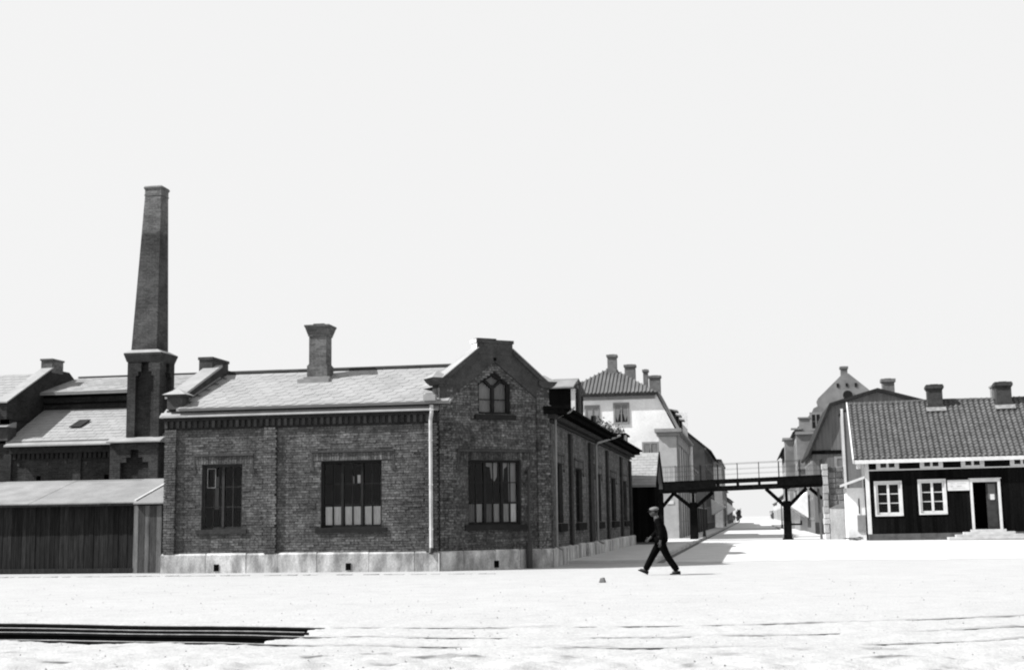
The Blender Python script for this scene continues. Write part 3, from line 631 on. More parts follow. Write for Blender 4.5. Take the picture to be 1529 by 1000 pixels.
for r in range(rows):
    for c in range(20):
        x = -17.02 + c * SLW + (SLW / 2 if r % 2 else 0)
        if x > -8.72: continue
        base = Vector((0, 38.60, 4.985)) + sy_ * (SLH * (r + 1.40)) ; 
        if (SLH * (r + 1.40)) > sl_len + .25: continue
        M = Matrix.Identity(4); tl = .017 + random.uniform(-.003, .003); ry = random.uniform(-.012, .012)
        ya = (sy_ * math.cos(tl) - sn_ * math.sin(tl) * -1).normalized() if 0 else (sy_ - sn_ * tl).normalized(); xa = (sx_ + sn_ * ry).normalized(); za = xa.cross(ya)
        M.col[0][:3] = xa; M.col[1][:3] = ya; M.col[2][:3] = za; M.translation = base + Vector((x, 0, 0)) + sn_ * (.004 + random.uniform(0, .004))
        place('slate', sm, M, roof); cnt += 1
build('starter_course', MB().prism([(-17.2, 38.57, 4.966), (-17.2, 38.57, 4.984), (-17.2, 39.0, 5.139), (-17.2, 39.0, 5.10)], (8.5, 0, 0)), SLATE, roof)
build('ridge_cap', MB().prism([(-17.2, 42.55, 6.47), (-17.2, 42.7, 6.56), (-17.2, 42.85, 6.47)], (8.3, 0, 0)), DARKROOF, B)
# left parapet, its block and kneeler
mb = MB().prism([(-17.62, 38.86, 4.72), (-17.62, 38.86, 5.30), (-17.62, 42.0, 6.60), (-17.62, 43.4, 6.60), (-17.62, 46.6, 5.30), (-17.62, 46.6, 4.72)], (.36, 0, 0)); build('parapet', mb, MOULD, B)
mb = MB().prism([(-17.72, 38.80, 5.31), (-17.72, 42.0, 6.62), (-17.72, 42.0, 6.70), (-17.72, 38.80, 5.39)], (.56, 0, 0)); build('parapet_coping', mb, ZINC, B)
build('lead_flashing', MB().prism([(-17.26, 39.0, 5.16), (-17.26, 42.0, 6.26), (-17.26, 42.0, 6.30), (-17.26, 39.0, 5.20)], (.05, 0, 0)), TRIM, B)
mb = MB().box(-17.86, -17.40, 41.7, 43.1, 6.35, 6.86).box(-17.89, -17.37, 41.67, 43.13, 6.86, 6.95); build('parapet_block', mb, MOULD, B)
kn = build('kneeler', MB().box(-17.58, -17.08, 38.66, 39.15, 4.97, 5.36).box(-17.64, -17.0, 38.60, 39.21, 5.36, 5.42), MOULD, B)
build('cap_stone', MB().add([(-17.70, 38.54, 5.42), (-16.94, 38.54, 5.42), (-16.94, 39.27, 5.42), (-17.70, 39.27, 5.42), (-17.32, 38.9, 5.63)], [(3, 2, 1, 0), (0, 1, 4), (1, 2, 4), (2, 3, 4), (3, 0, 4)]), ZINC, kn)
# roof chimney
mb = MB().box(-14.04, -13.36, 41.46, 42.14, 6.0, 6.52).box(-14.01, -13.39, 41.49, 42.11, 6.52, 6.56).box(-13.99, -13.41, 41.51, 42.09, 6.56, 7.48).box(-14.02, -13.38, 41.48, 42.12, 7.48, 7.54).frustum((-13.70, 41.8, 7.54), .33, (-13.70, 41.8, 7.78), .405)
mb.box(-14.12, -13.28, 41.38, 42.22, 7.78, 7.84)
ch = build('chimney', mb, BRICKCHIM, B); build('flashing', MB().box(-14.25, -13.2, 41.12, 41.395, 5.9, 6.04).box(-14.14, -13.26, 41.40, 42.2, 6.0, 6.14), TRIM, ch)
build('flue', MB().box(-13.88, -13.52, 41.6, 42.0, 7.84, 7.90), DARKIN, ch)
# downpipes
def pipe(pts, r, m, name='downpipe', fix=()):
    mb = MB().tube(pts, r, 8)
    for (x, y, z) in fix: mb.box(x - r * 1.15, x + r * 1.15, y - r * 1.15, y + r * 1.3, z, z + .04)
    return build(name, mb, m, B)
pipe([(-9.2, 38.55, 4.86), (-9.2, 38.55, 4.62), (-9.26, 38.66, 4.42), (-9.26, 38.66, 0.62)], .055, LIGHTPAINT, fix=[(-9.26, 38.68, z) for z in (1.2, 2.5, 3.8)] + [(-9.2, 38.56, 4.7)])
build('downpipe_shoe', MB().tube([(-9.26, 38.66, .66), (-9.26, 38.60, .52)], .07), IRON, B)
build('overflow_pipe', MB().tube([(-9.02, 38.62, .0), (-9.02, 38.62, .52)], .022), LIGHTPAINT, B)
build('rain_hopper', MB().box(-9.42, -9.06, 38.42, 38.68, 4.98, 5.16).box(-9.36, -9.12, 38.46, 38.64, 5.16, 5.22), ZINC, B)
xg = cxr + .70
pipe([(xg, cyr + .9, 4.95), (xg - .1, cyr + .7, 4.80), (cxr + .17, cyr + .42, 4.55), (cxr + .15, cyr + .42, .62), (cxr + .3, cyr + .62, .52)], .04, TRIM)
pipe([(xg, 57.2, 4.95), (xg - .1, 56.6, 4.85), (cxr + .2, 53.0, 4.42), (cxr + .17, 52.7, 4.3), (cxr + .17, 52.7, .6), (cxr + .35, 53.0, .5)], .05, TRIM)
p = FC.p(2.94, 0, .14); pipe([(p.x, p.y, 2.98), (p.x, p.y, .7)], .035, IRON, fix=[(p.x, p.y, 2.55)])
build('pipe_bracket', MB().fb(FC, 2.80, 3.08, 2.52, 2.56, .0, .17).fb(FC, 2.89, 2.99, 2.84, 2.94, .0, .19), IRON, B)
build('pipe_guard', MB().tube([(p.x, p.y - .06, -.05), (p.x, p.y - .06, .72)], .095, 10).tube([(p.x, p.y - .06, .72), (p.x, p.y - .06, .78)], .07, 10), IRON, B)
# roof box over the side wing, with its pale return and a hatch at the far end
bx = build('roof_box', MB().box(-9.4, -6.68, 51.2, 55, 5.0, 6.43), BLACKWALL, B)
build('roof_sheet', MB().prism([(-9.5, 51.0, 6.50), (-9.5, 52.7, 6.98), (-9.5, 55.1, 6.6), (-9.5, 55.1, 6.54), (-9.5, 52.7, 6.92), (-9.5, 51.0, 6.44)], (2.0, 0, 0)), FELT, bx)
build('roof_sheet', MB().prism([(-7.48, 51.0, 6.51), (-7.48, 52.7, 6.99), (-7.48, 55.1, 6.61), (-7.48, 55.1, 6.55), (-7.48, 52.7, 6.93), (-7.48, 51.0, 6.45)], (.92, 0, 0)), FELT, bx)
build('corner_board', MB().box(-6.68, -6.53, 51.15, 51.4, 5.0, 6.43), WHITETRIM, bx); build('vent_pipe', MB().tube([(-6.40, 51.4, 5.0), (-6.40, 51.4, 6.62)], .085).tube([(-6.40, 51.4, 6.62), (-6.40, 51.4, 6.70)], .12), IRON, bx)
hb = build('roof_hatch', MB().box(-6.9, -5.9, 64.5, 66.5, 5.0, 5.42).box(-7.0, -5.8, 64.3, 66.7, 5.42, 5.5), BLACKWALL, B); build('post', MB().box(-5.98, -5.80, 64.6, 64.8, 5.04, 5.415), WHITETRIM, hb)
build('vent_pipe', MB().tube([(-6.1, 53.6, 5.0), (-6.1, 53.6, 5.55)], .11), IRON, B)

# ------------------------------------------------------------------ yard buildings on the left
W = thing('brick_wing', 'low brick wing with lit slate lean-to roof and dark raised storey behind the tall stack', 'building', (-27, 55, 0))
FW = Fr((-33, 51.2), (1, 0), (0, -1))
build('wall', wall_cells(MB(), FW, 0, 12.5, -.1, 4.9, [(4.05, 4.25, 3.32, 3.53), (7.05, 7.25, 3.32, 3.53)]).box(-30.28, -20.6, 54.0, 54.3, 4.5, 7.26).box(-21, -20.7, 51.3, 60, -.1, 7.2), BRICKBACK, W)
mb = MB().fb(FW, 2.9, 12.4, 4.45, 4.70, 0, .18)
build('cornice', mb, CORNB, W)
dm2 = unit_mesh('dentil', MB().box(-.06, .06, -.12, .02, 4.22, 4.445), CORNB)
for i in range(40): place('dentil', dm2, Matrix.Translation((-29.9 + i * .21, 51.2, 0)), W)
for u in (2.6, 5.7, 8.9): build('pilaster', MB().fb(FW, u, u + .35, -.1, 4.45, 0, .09), BRICKBACK, W)
for u in (4.05, 7.05): build('vent', MB().fb(FW, u, u + .2, 3.32, 3.53, -.12, -.10), DARKIN, W)
for u, v in ((3.2, 3.95), (4.5, 3.95), (5.3, 4.0), (6.2, 3.95)): build('wall_tie', MB().fb(FW, u, u + .1, v, v + .12, 0, .03), IRON, W)
build('eave_flashing', MB().prism([(-30.2, 50.75, 4.72), (-30.2, 50.75, 4.78), (-30.2, 51.25, 4.98), (-30.2, 51.25, 4.8)], (6.7, 0, 0)), ZINC, W)
lr = build('lower_roof', MB().prism([(-30.28, 51.05, 4.93), (-30.28, 54.05, 6.50), (-30.28, 54.05, 6.42), (-30.28, 51.05, 4.85)], (9.68, 0, 0)), SLATED, W)
def slate_field(parent, x0, x1, y0, z0, y1, z1, w, h, m, name='slates'):
    a = math.atan2(z1 - z0, y1 - y0); ln = math.hypot(y1 - y0, z1 - z0); e = Vector((0, math.cos(a), math.sin(a))); n = Vector((0, -math.sin(a), math.cos(a))); mb = MB()
    for r in range(int(ln / h)):
        x = x0 - (w / 2 if r % 2 else 0)
        while x < x1 - .02:
            a_, b_ = max(x, x0), min(x + w - .01, x1); x += w
            if b_ - a_ < .04: continue
            b0 = Vector((0, y0, z0)) + e * (r * h); t = random.uniform(.014, .026); top = b0 + e * min(h * 1.25, ln - r * h)
            P = [Vector((a_, 0, 0)) + b0 + n * t, Vector((b_, 0, 0)) + b0 + n * (t + random.uniform(-.004, .004)), Vector((b_, 0, 0)) + top + n * .006, Vector((a_, 0, 0)) + top + n * .006, Vector((a_, 0, 0)) + b0, Vector((b_, 0, 0)) + b0]
            mb.add(P, [(0, 1, 2, 3), (4, 5, 1, 0)])
    return build(name, mb, m, parent, kind='stuff', normals=False)
slate_field(lr, -30.28, -20.6, 51.05, 4.94, 54.0, 6.48, .4, .3, SLATE)
build('roof_patch', MB().prism([(-28.05, 52.1, 5.56), (-27.55, 52.1, 5.56), (-27.4, 52.75, 5.90), (-27.9, 52.75, 5.90)], (0, -.01, .03)), DARKROOF, lr)  # dark patch on the lower slope
build('fascia_board', MB().box(-30.28, -20.5, 53.9, 53.98, 7.02, 7.2).box(-30.28, -20.5, 53.93, 53.985, 6.72, 6.78), DARKTIMBER, W)
ur = build('upper_roof', MB().prism([(-30.28, 53.6, 7.20), (-30.28, 57.0, 8.20), (-30.28, 60.5, 7.2), (-30.28, 60.5, 7.1), (-30.28, 57, 8.1), (-30.28, 53.6, 7.1)], (9.88, 0, 0)), SLATED, W)
slate_field(ur, -30.28, -20.4, 53.6, 7.21, 56.95, 8.20, .4, .32, SLATE)
build('ridge_cap', MB().prism([(-30.28, 56.9, 8.21), (-30.28, 57.0, 8.27), (-30.28, 57.1, 8.21)], (9.8, 0, 0)), DARKROOF, ur)

E_ = thing('gabled_workshop', 'brick workshop end with sloping parapet and square block on top, at the left edge', 'building', (-33, 52, 0))
FE = Fr((-42, 51.3), (1, 0), (0, -1))
build('wall', wall_cells(MB(), FE, 0, 11.7, -.1, 6.2, []).prism([(-30.3, 51.3, -.1), (-30.3, 51.3, 6.2), (-30.3, 55.2, 8.1), (-30.3, 59.1, 6.2), (-30.3, 59.1, -.1)], (-.4, 0, 0)), BRICKBACK, E_)
rE = build('roof', MB().prism([(-42, 50.9, 6.25), (-42, 55.2, 8.25), (-42, 59.5, 6.25), (-42, 59.5, 6.17), (-42, 55.2, 8.17), (-42, 50.9, 6.17)], (11.35, 0, 0)), SLATED, E_)
slate_field(rE, -42, -30.72, 50.9, 6.26, 55.15, 8.24, .4, .36, SLATE)
build('parapet', MB().prism([(-30.68, 51.0, 5.9), (-30.68, 51.0, 6.55), (-30.68, 54.6, 8.36), (-30.68, 56.1, 8.36), (-30.68, 59.3, 6.6), (-30.68, 59.3, 5.9)], (.42, 0, 0)), BRICKBACK, E_)
build('parapet_coping', MB().prism([(-30.74, 50.9, 6.56), (-30.74, 54.6, 8.40), (-30.74, 54.6, 8.46), (-30.74, 50.9, 6.62)], (.54, 0, 0)), ZINC, E_)
build('parapet_block', MB().box(-30.76, -30.24, 54.5, 55.5, 8.2, 8.74).box(-30.80, -30.20, 54.46, 55.54, 8.74, 8.82), BRICKCHIM, E_)
kn = build('kneeler', MB().box(-31.1, -30.15, 50.95, 51.6, 5.0, 5.54), MOULD, E_); build('cap_stone', MB().prism([(-31.8, 50.8, 5.56), (-31.8, 51.6, 5.80), (-31.8, 51.6, 5.56)], (1.65, 0, 0)), ZINC, kn)
window(E_, FE, 10.0, 10.75, 5.0, 5.9, lights=1, sub=2, rows=2, d=.02, back=.15)

S = thing('factory_chimney', 'tall tapering square brick factory stack with corniced pedestal and arched recess', 'chimney', (-24, 51.3, 0))
FP = Fr((-24.70, 50.5), (1, 0), (0, -1)); FPR = Fr((-23.30, 50.5), (0, 1), (1, 0)); CW = 1.40
mb = MB().box(-25.2, -23.2, 50.42, 52.0, -.1, 4.72)
FB = Fr((-25.25, 50.40), (1, 0), (0, -1)); build('base', mb, BRICKBACK, S)
b_ = MB(); b_.fb(FB, 0, .45, -.1, 4.72, 0, .14).fb(FB, 1.65, 2.05, -.1, 4.72, 0, .14).fb(FB, .45, 1.65, 4.45, 4.72, 0, .14)
b_.fb(FB, .45, .70, 3.95, 4.45, 0, .14).fb(FB, 1.40, 1.65, 3.95, 4.45, 0, .14).fb(FB, .70, .88, 4.15, 4.45, 0, .14).fb(FB, 1.22, 1.40, 4.15, 4.45, 0, .14)
build('base_facing', b_, BRICKFAR, S)
build('base_ledge', MB().prism([(-25.35, 50.1, 4.74), (-25.35, 50.1, 4.79), (-25.35, 50.55, 4.97), (-25.35, 52.1, 4.97), (-25.35, 52.1, 4.74)], (2.3, 0, 0)), ZINC, S)
# pedestal shaft with recessed panels
mb = MB().box(-24.50, -23.50, 50.70, 51.7, 4.8, 8.2)
build('pedestal', mb, BRICKFAR, S)
def face(F, w):
    q = MB(); d0, d1 = -.20, 0; e0 = .36
    q.fb(F, .002, e0, 4.97, 8.18, d0, d1).fb(F, w - e0 + .1, w - .002, 4.97, 8.18, d0, d1).fb(F, e0, w - e0 + .1, 8.0, 8.18, d0, d1)
    m0, m1 = e0, w - e0 + .1; mid = (m0 + m1) / 2
    q.fb(F, m0, mid - .16, 7.62, 8.0, d0, d1).fb(F, mid + .16, m1, 7.62, 8.0, d0, d1); q.fb(F, m0, m0 + .10, 7.45, 7.62, d0, d1).fb(F, m1 - .10, m1, 7.45, 7.62, d0, d1)
    return q
build('pedestal_facing', face(FP, CW), BRICKFAR, S)
build('pedestal_facing', face(FPR, CW), BRICKFAR, S)
cn = MB().frustum((-24.02, 51.2, 8.02), .715, (-24.02, 51.2, 8.30), .80)
cn.box(-24.83, -23.21, 50.39, 52.01, 8.30, 8.37); build('pedestal_cornice', cn, MOULD, S)
build('cornice_sheet', MB().frustum((-24.02, 51.2, 8.373), .82, (-24.05, 51.2, 8.52), .58), ZINC, S)
sh = MB(); n = 24
for i in range(1):
    sh.frustum((-24.12, 51.28, 8.4), .555, (-23.965, 51.28, 15.0), .355)
build('shaft', sh, BRICKSTACK, S)
build('shaft_cap', MB().frustum((-23.965, 51.28, 15.0), .375, (-23.965, 51.28, 15.06), .375).frustum((-23.965, 51.28, 15.06), .36, (-23.965, 51.28, 15.26), .36).frustum((-23.965, 51.28, 15.26), .37, (-23.965, 51.28, 15.34), .405).frustum((-23.965, 51.28, 15.34), .405, (-23.965, 51.28, 15.41), .37), BRICKSTACK, S)

# ------------------------------------------------------------------ plank shed beside the corner building
D = thing('plank_shed', 'dark plank shed with light felt lean-to roof along the left edge', 'shed', (-21.5, 40.5, 0))
x = -31.0; i = 0
while x < -18.80:
    w = random.uniform(.145, .185); dz = random.uniform(-.02, .02); dy = random.uniform(0, .016)
    build('plank', MB().box(x + .006, x + w - .006, 39.30 - dy, 39.335, .13 + dz, 2.14 + dz), PLANK, D); x += w
build('frame', MB().box(-31, -18.8, 39.345, 39.40, .1, 2.2).box(-18.86, -18.79, 39.40, 41.95, 0, 2.2).box(-31.2, -18.8, 41.95, 42.1, 0, 2.95), DARKTIMBER, D)
build('sill_beam', MB().box(-31.1, -18.78, 39.17, 39.31, .03, .15), PLANK, D)
build('base', MB().box(-31, -18.8, 39.25, 39.36, -.1, .03), DARKIN, D)
build('corner_post', MB().box(-18.84, -18.72, 39.18, 39.36, 0, 2.14), PALEPLANK, D)
SH = (39.02, 2.17, 42.1, 2.98)
def sheet(x0, x1, name, m, dz=0, skew=.35):
    (y0, z0, y1, z1) = SH
    return build(name, MB().add([(x0, y0, z0 + dz), (x1, y0, z0 + dz), (x1 + skew, y1, z1 + dz), (x0 + skew, y1, z1 + dz), (x0, y0, z0 + dz - .035), (x1, y0, z0 + dz - .035), (x1 + skew, y1, z1 + dz - .035), (x0 + skew, y1, z1 + dz - .035)], [(0, 1, 2, 3), (7, 6, 5, 4), (4, 5, 1, 0), (5, 6, 2, 1), (6, 7, 3, 2), (7, 4, 0, 3)]), m, D)
sheet(-31.4, -27.45, 'roof_sheet', FELT, .004, 0); sheet(-27.44, -24.9, 'roof_sheet', FELT, 0, 0); sheet(-24.895, -22.3, 'roof_sheet', FELT, .006, 0); sheet(-22.29, -19.9, 'roof_sheet', FELT, .0, 0); sheet(-19.89, -18.76, 'roof_sheet', FELT, .008, 0)
build('eave_batten', MB().box(-31.4, -18.76, 39.01, 39.05, 2.07, 2.13), PLANK, D)
build('verge_board', MB().prism([(-18.755, 39.0, 2.14), (-18.755, 42.12, 2.97), (-18.755, 42.12, 3.06), (-18.755, 39.0, 2.23)], (.07, 0, 0)), LIGHTPAINT, D)
build('side_roof', MB().prism([(-18.68, 38.80, 2.10), (-18.68, 41.5, 2.82), (-18.68, 41.5, 2.86), (-18.68, 38.80, 2.14)], (.98, 0, 0)), FELT, D)
x = -18.70; k = 0
GT = thing('plank_gate', 'narrow bleached plank gate closing the gap between shed and brick corner', 'gate', (-18.2, 39, 0))
for w in (.15, .2, .16, .22, .18):
    build('plank', MB().box(x + .006, x + w - .006, 38.93 - random.uniform(0, .012), 38.97, .02, 2.06), PALEPLANK, GT); x += w
build('rail', MB().box(-18.68, -17.78, 38.975, 39.03, .4, .5).box(-18.68, -17.78, 38.975, 39.03, 1.6, 1.7), PLANK, GT)

# ------------------------------------------------------------------ black plank hut behind the brick building, footbridge
H = thing('bridge_hut', 'small black plank hut with pale tilted roof between brick building and footbridge', 'hut', (-5.6, 72, 0))
x = -7.2
while x < -4.95:
    w = random.uniform(.16, .2); build('plank', MB().box(x, x + w - .008, 70.0 - random.uniform(0, .012), 70.05, .2, 3.3), BLACKWALL, H); x += w
x = 70.06
while x < 75.1:
    w = .24; build('plank', MB().box(-5.06, -5.01 + random.uniform(0, .012), x, x + w - .008, .2, 3.3), BLACKWALL, H); x += w
build('frame', MB().box(-7.3, -5.07, 70.06, 75.1, 0, 3.25).add([(-5.02, 69.9, 3.2), (-5.02, 72.6, 4.85), (-5.02, 75.3, 3.2), (-5.12, 69.9, 3.2), (-5.12, 72.6, 4.85), (-5.12, 75.3, 3.2)], [(0, 1, 2), (5, 4, 3), (0, 3, 4, 1), (1, 4, 5, 2)]), BLACKWALL, H)
build('footing', MB().box(-7.3, -4.98, 69.95, 75.15, -.1, .2), RUBBLE, H)
hr = build('roof', MB().prism([(-7.4, 69.6, 3.10), (-7.4, 72.6, 4.92), (-7.4, 75.6, 3.1), (-7.4, 75.6, 3.02), (-7.4, 72.6, 4.84), (-7.4, 69.6, 3.02)], (2.62, 0, 0)), SLATED, H)
slate_field(hr, -7.4, -4.8, 69.6, 3.11, 72.55, 4.90, .34, .3, SLATE)
build('verge_board', MB().prism([(-4.78, 69.6, 2.95), (-4.78, 72.6, 4.80), (-4.78, 75.6, 2.95), (-4.78, 75.6, 3.12), (-4.78, 72.6, 4.97), (-4.78, 69.6, 3.12)], (.05, 0, 0)), BLACKWALL, H)

BY = 84.0
G = thing('footbridge', 'black timber footbridge with thin railings spanning the side street', 'bridge', (-1, BY, 0))
def bz(x): return .0265 * (x + 5.5)
for k, y in enumerate((BY - .75, BY + .75)):
    build('girder', MB().bar((-6.6, y, 3.06 + bz(-6.6)), (4.6, y, 3.06 + bz(4.6)), .22, .28), DARKTIMBER, G)
    build('edge_beam', MB().bar((-6.6, y, 3.47 + bz(-6.6)), (4.6, y, 3.47 + bz(4.6)), .16, .20), DARKTIMBER, G)
x = -6.5
while x < 4.5:                                                   # deck boards
    build('deck_board', MB().box(x, x + .21, BY - .8, BY + .8, 3.575 + bz(x), 3.615 + bz(x)), DARKTIMBER, G); x += .225
for x in (-6.2, -5.2, -4.4, -3.9, -3.0, -2.4, -1.95, -.75, .55, 1.75, 2.2, 2.75, 3.2, 3.7, 4.2):
    build('joist', MB().box(x - .08, x + .08, BY - .85, BY + .85, 3.195 + bz(x), 3.375 + bz(x)), DARKTIMBER, G)
for (a, b) in ((-6.5, -2.05), (1.6, 4.5)): build('fascia', MB().bar((a, BY - .87, 3.27 + bz(a)), (b, BY - .87, 3.27 + bz(b)), .04, .42), DARKTIMBER, G)
def trestle(x, half=False):
    zb = 2.92 + bz(x)
    p = build('post', MB().frustum((x, BY, -.05), .25, (x, BY, 2.35), .21).box(x - .32, x + .32, BY - .32, BY + .32, -.05, .1), DARKTIMBER, G)
    build('post_head', MB().box(x - .085, x + .085, BY - .09, BY + .09, 2.35, zb).box(x - .2, x + .2, BY - .9, BY + .9, zb - .05, zb + .015), DARKTIMBER, G)
    for s in (-1, 1):
        build('brace', MB().bar((x + s * .10, BY, 2.02), (x + s * 1.22, BY, zb - .02), .20, .22), DARKTIMBER, G)
trestle(-3.5); trestle(2.15)
build('post', MB().box(-6.0, -5.35, BY - .4, BY + .4, -.05, 2.9), DARKTIMBER, G); build('brace', MB().bar((-5.4, BY, 2.1), (-4.7, BY, 2.9), .2, .2), DARKTIMBER, G)
build('brace', MB().bar((4.28, BY, 2.45), (3.55, BY, 3.1), .2, .2), DARKTIMBER, G)
build('prop', MB().bar((4.12, BY - .3, 0), (4.05, BY - .3, 3.05), .14, .14), PALEPLANK, G)
for y, tk in ((BY - .82, .038), (BY + .82, .038)):
    for x in (-6.2, -5.6, -4.5, -3.0, -1.95, -.75, .55, 1.75, 3.0, 4.3):
        build('railing_post', MB().box(x - tk / 2, x + tk / 2, y - tk / 2, y + tk / 2, 3.2 + bz(x), 4.56 + bz(x)), DARKTIMBER, G)
    for z, r in ((4.55, .012), (4.22, .007), (3.92, .007)):
        build('rail', MB().tube([(-6.3, y, z + bz(-6.3)), (-4, y, z - .02 + bz(-4)), (-1, y, z + bz(-1)), (4.4, y, z + bz(4.4))], r, 6), IRON, G)
    x = -6.3
    while x < -1.9:
        build('baluster', MB().box(x - .007, x + .007, y - .007, y + .007, 3.6 + bz(x), 4.5 + bz(x)), IRON, G); x += .3
QS = unit_mesh('pale_quoin', MB().add([(-.5, .5, -.5), (.5, .5, -.5), (.5, .5, .5), (-.5, .5, .5), (-.42, -.5, -.46), (.44, -.5, -.47), (.42, -.5, .46), (-.45, -.5, .44)], [(4, 5, 6, 7), (0, 1, 5, 4), (1, 2, 6, 5), (2, 3, 7, 6), (3, 0, 4, 7)]), mat('limewashed_stone', .36, .9, var=.3, scale=3, fine=.25, objrand=.2, bump=.8, bscale=12))
MORTP = mat('lime_mortar', .17, .9, var=.35, scale=4)
P_ = thing('stone_pier', 'rough masonry wall end carrying the right end of the footbridge', 'wall', (5, 84, 0))
build('core', MB().box(4.5, 5.75, 83.0, 86.5, -.1, 4.2), MORTP, P_)
RB1 = unit_mesh('stone', MB().add([(-.5, .5, -.5), (.5, .5, -.5), (.5, .5, .5), (-.5, .5, .5), (-.42, -.5, -.40), (.40, -.5, -.42), (.42, -.5, .40), (-.40, -.5, .42)], [(4, 5, 6, 7), (0, 1, 5, 4), (1, 2, 6, 5), (2, 3, 7, 6), (3, 0, 4, 7)]), RUBBLE)
z = 1.95
while z < 4.15:
    h = random.uniform(.26, .4); x = 4.62
    while x < 5.7:
        w = min(random.uniform(.28, .55), 5.76 - x); M = Matrix.Translation((x + w / 2, 82.99, z + h / 2)) @ Matrix.Rotation(random.uniform(-.06, .06), 4, 'Y') @ Matrix.Diagonal((w * .96, random.uniform(.04, .12), h * .96, 1)); place('stone', RB1, M, P_); x += w
    z += h
z = -.1
while z < 4.2:
    h = random.uniform(.3, .55); M = Matrix.Translation((4.45 + random.uniform(-.02, .02), 83.2, z + h / 2)) @ Matrix.Rotation(random.uniform(-.05, .05), 4, 'Y') @ Matrix.Diagonal((random.uniform(.28, .40), .74, h * .99, 1))
    place('pale_quoin', QS, M, P_); z += h
build('lower_render', MB().box(4.62, 5.8, 82.82, 83.0, -.1, 1.85), mat('worn_render', .40, .9, var=.25, scale=2.5, fine=.2, stretch=(1, 1, .3)), P_)
build('ledge', MB().prism([(4.62, 82.8, 1.86), (5.8, 82.8, 1.86), (5.8, 82.8, 2.35)], (0, .2, 0)), TRIM, P_)

# ------------------------------------------------------------------ black cottage with white trim on the right
C = thing('black_cottage', 'black tarred cottage with white window frames, pantiled roof and open door up stone steps', 'house', (6.45, 78, 0), local=True)
C.rotation_euler = (0, math.radians(-.35), math.radians(-2.0))
FCt = Fr((0, 0), (1, 0), (0, -1)); EV = 4.42; WR = 12.6
HO = [(.48, 1.82, 1.42, 3.20), (2.84, 4.18, 1.46, 3.24), (5.66, 6.98, .52, 3.10)]
wl_ = wall_cells(MB(), FCt, 0, WR, .35, EV + .1, HO, reveal=.2); wl_.box(0, .2, .01, 4.4, .35, 4.5).box(0, WR, 4.2, 4.4, .35, 7.75).box(WR - .2, WR, .01, 4.2, .35, 4.5)
wl_.prism([(0, .0, 4.45), (0, 4.4, 4.45), (0, 4.4, 7.85)], (.2, 0, 0)); build('wall', wl_, BLACKWALL, C)
GB = mat('gable_boards', .15, .85, var=.2, scale=2, fine=.2, stretch=(3, 3, .3), objrand=.12)
y = 0.0
while y < 4.38:
    w = .2; zt = 4.44 + (y + .1) * .78; build('gable_board', MB().box(-.035 + random.uniform(-.008, 0), -.004, y + .004, min(y + w, 4.39) - .004, .35, zt), GB, C); y += w
x = .16
while x < WR - .05:                                            # upright cover boards on the tarred front
    w = .205; segs = [(.4, 3.84)]
    for (a, b, c, e) in [(h[0] - .16, h[1] + .16, h[2] - .16, h[3] + .16) for h in HO] + [(4.34, 5.5, 2.5, 3.4)]:
        if x + w > a and x < b: segs = [s for (p, q) in segs for s in ((p, min(q, c)), (max(p, e), q)) if s[1] - s[0] > .05]
    for p, q in segs: build('wall_board', MB().fb(FCt, x + .006, x + w - .006, p, q, .002, .022 + random.uniform(0, .008)), BLACKWALL, C)
    x += w
build('plinth', MB().box(-.03, WR, -.06, 4.4, -.1, .36), mat('cottage_plinth', .075, .9, var=.3, scale=3, fine=.2), C)
build('corner_board', MB().box(-.05, .16, -.055, .16, .36, EV), WHITETRIM, C)
build('frieze_band', MB().fb(FCt, .16, WR, 3.86, 3.93, .003, .05), WHITETRIM, C)
an = build('rear_annex', MB().box(-1.0, -.04, 4.42, 8.0, -.1, 7.55), GB, C); build('corner_board', MB().box(-1.06, -.92, 4.37, 4.416, .2, 7.75).box(-1.06, -1.003, 4.42, 4.55, .2, 7.75), WHITETRIM, an)
build('annex_roof', MB().prism([(-1.1, 4.41, 7.56), (-.04, 4.41, 7.56), (-.04, 4.41, 7.66), (-1.1, 4.41, 7.66)], (0, 3.6, 0)), DARKROOF, an)
for u0 in (.62, 1.0 + 1.98, 1.0 + 3.85 + .32, 7.75, 10.2):
    fz = window(C, FCt, u0 + .1, u0 + 1.05, 3.94, EV - .04, lights=2, sub=1, rows=1, d=.05, m=WHITETRIM, fw=.09, mw=.13, back=.11); 
    for q in (u0 - .04, u0 + 1.05): build('frame_board', MB().fb(FCt, q, q + .14, 3.94, EV, 0, .055), WHITETRIM, fz)
for h in HO[:2]:
    window(C, FCt, *h, lights=2, sub=1, rows=3, d=-.03, m=WHITETRIM, fw=.12, mw=.13, bw_=.04, surround=(.085, .045), back=.25)
# door
h = HO[2]
fr = build('door_frame', MB().fb(FCt, h[0] - .14, h[0], h[2], h[3] + .17, -.05, .06).fb(FCt, h[1], h[1] + .14, h[2], h[3] + .17, -.05, .06).fb(FCt, h[0], h[1], h[3], h[3] + .17, -.05, .06).fb(FCt, h[0] - .2, h[1] + .2, h[3] + .172, h[3] + .21, -.02, .1), WHITETRIM, C)
DOORM = mat('grey_door', .035, .7, var=.25, scale=4)
dl = build('door_leaf', MB().fb(FCt, h[1] - .60, h[1] - .01, h[2] + .02, h[3] - .02, -.22, -.17).fb(FCt, h[1] - .54, h[1] - .08, h[2] + .12, h[2] + 1.0, -.17, -.155), DOORM, C)
build('door_light', MB().fb(FCt, h[1] - .50, h[1] - .12, h[3] - .95, h[3] - .12, -.172, -.155), mat('dusty_glass', .11, .5, var=.2), dl)
build('notice', MB().fb(FCt, h[1] - .40, h[1] - .18, h[3] - .98, h[3] - .68, -.154, -.148), WHITETRIM, dl)
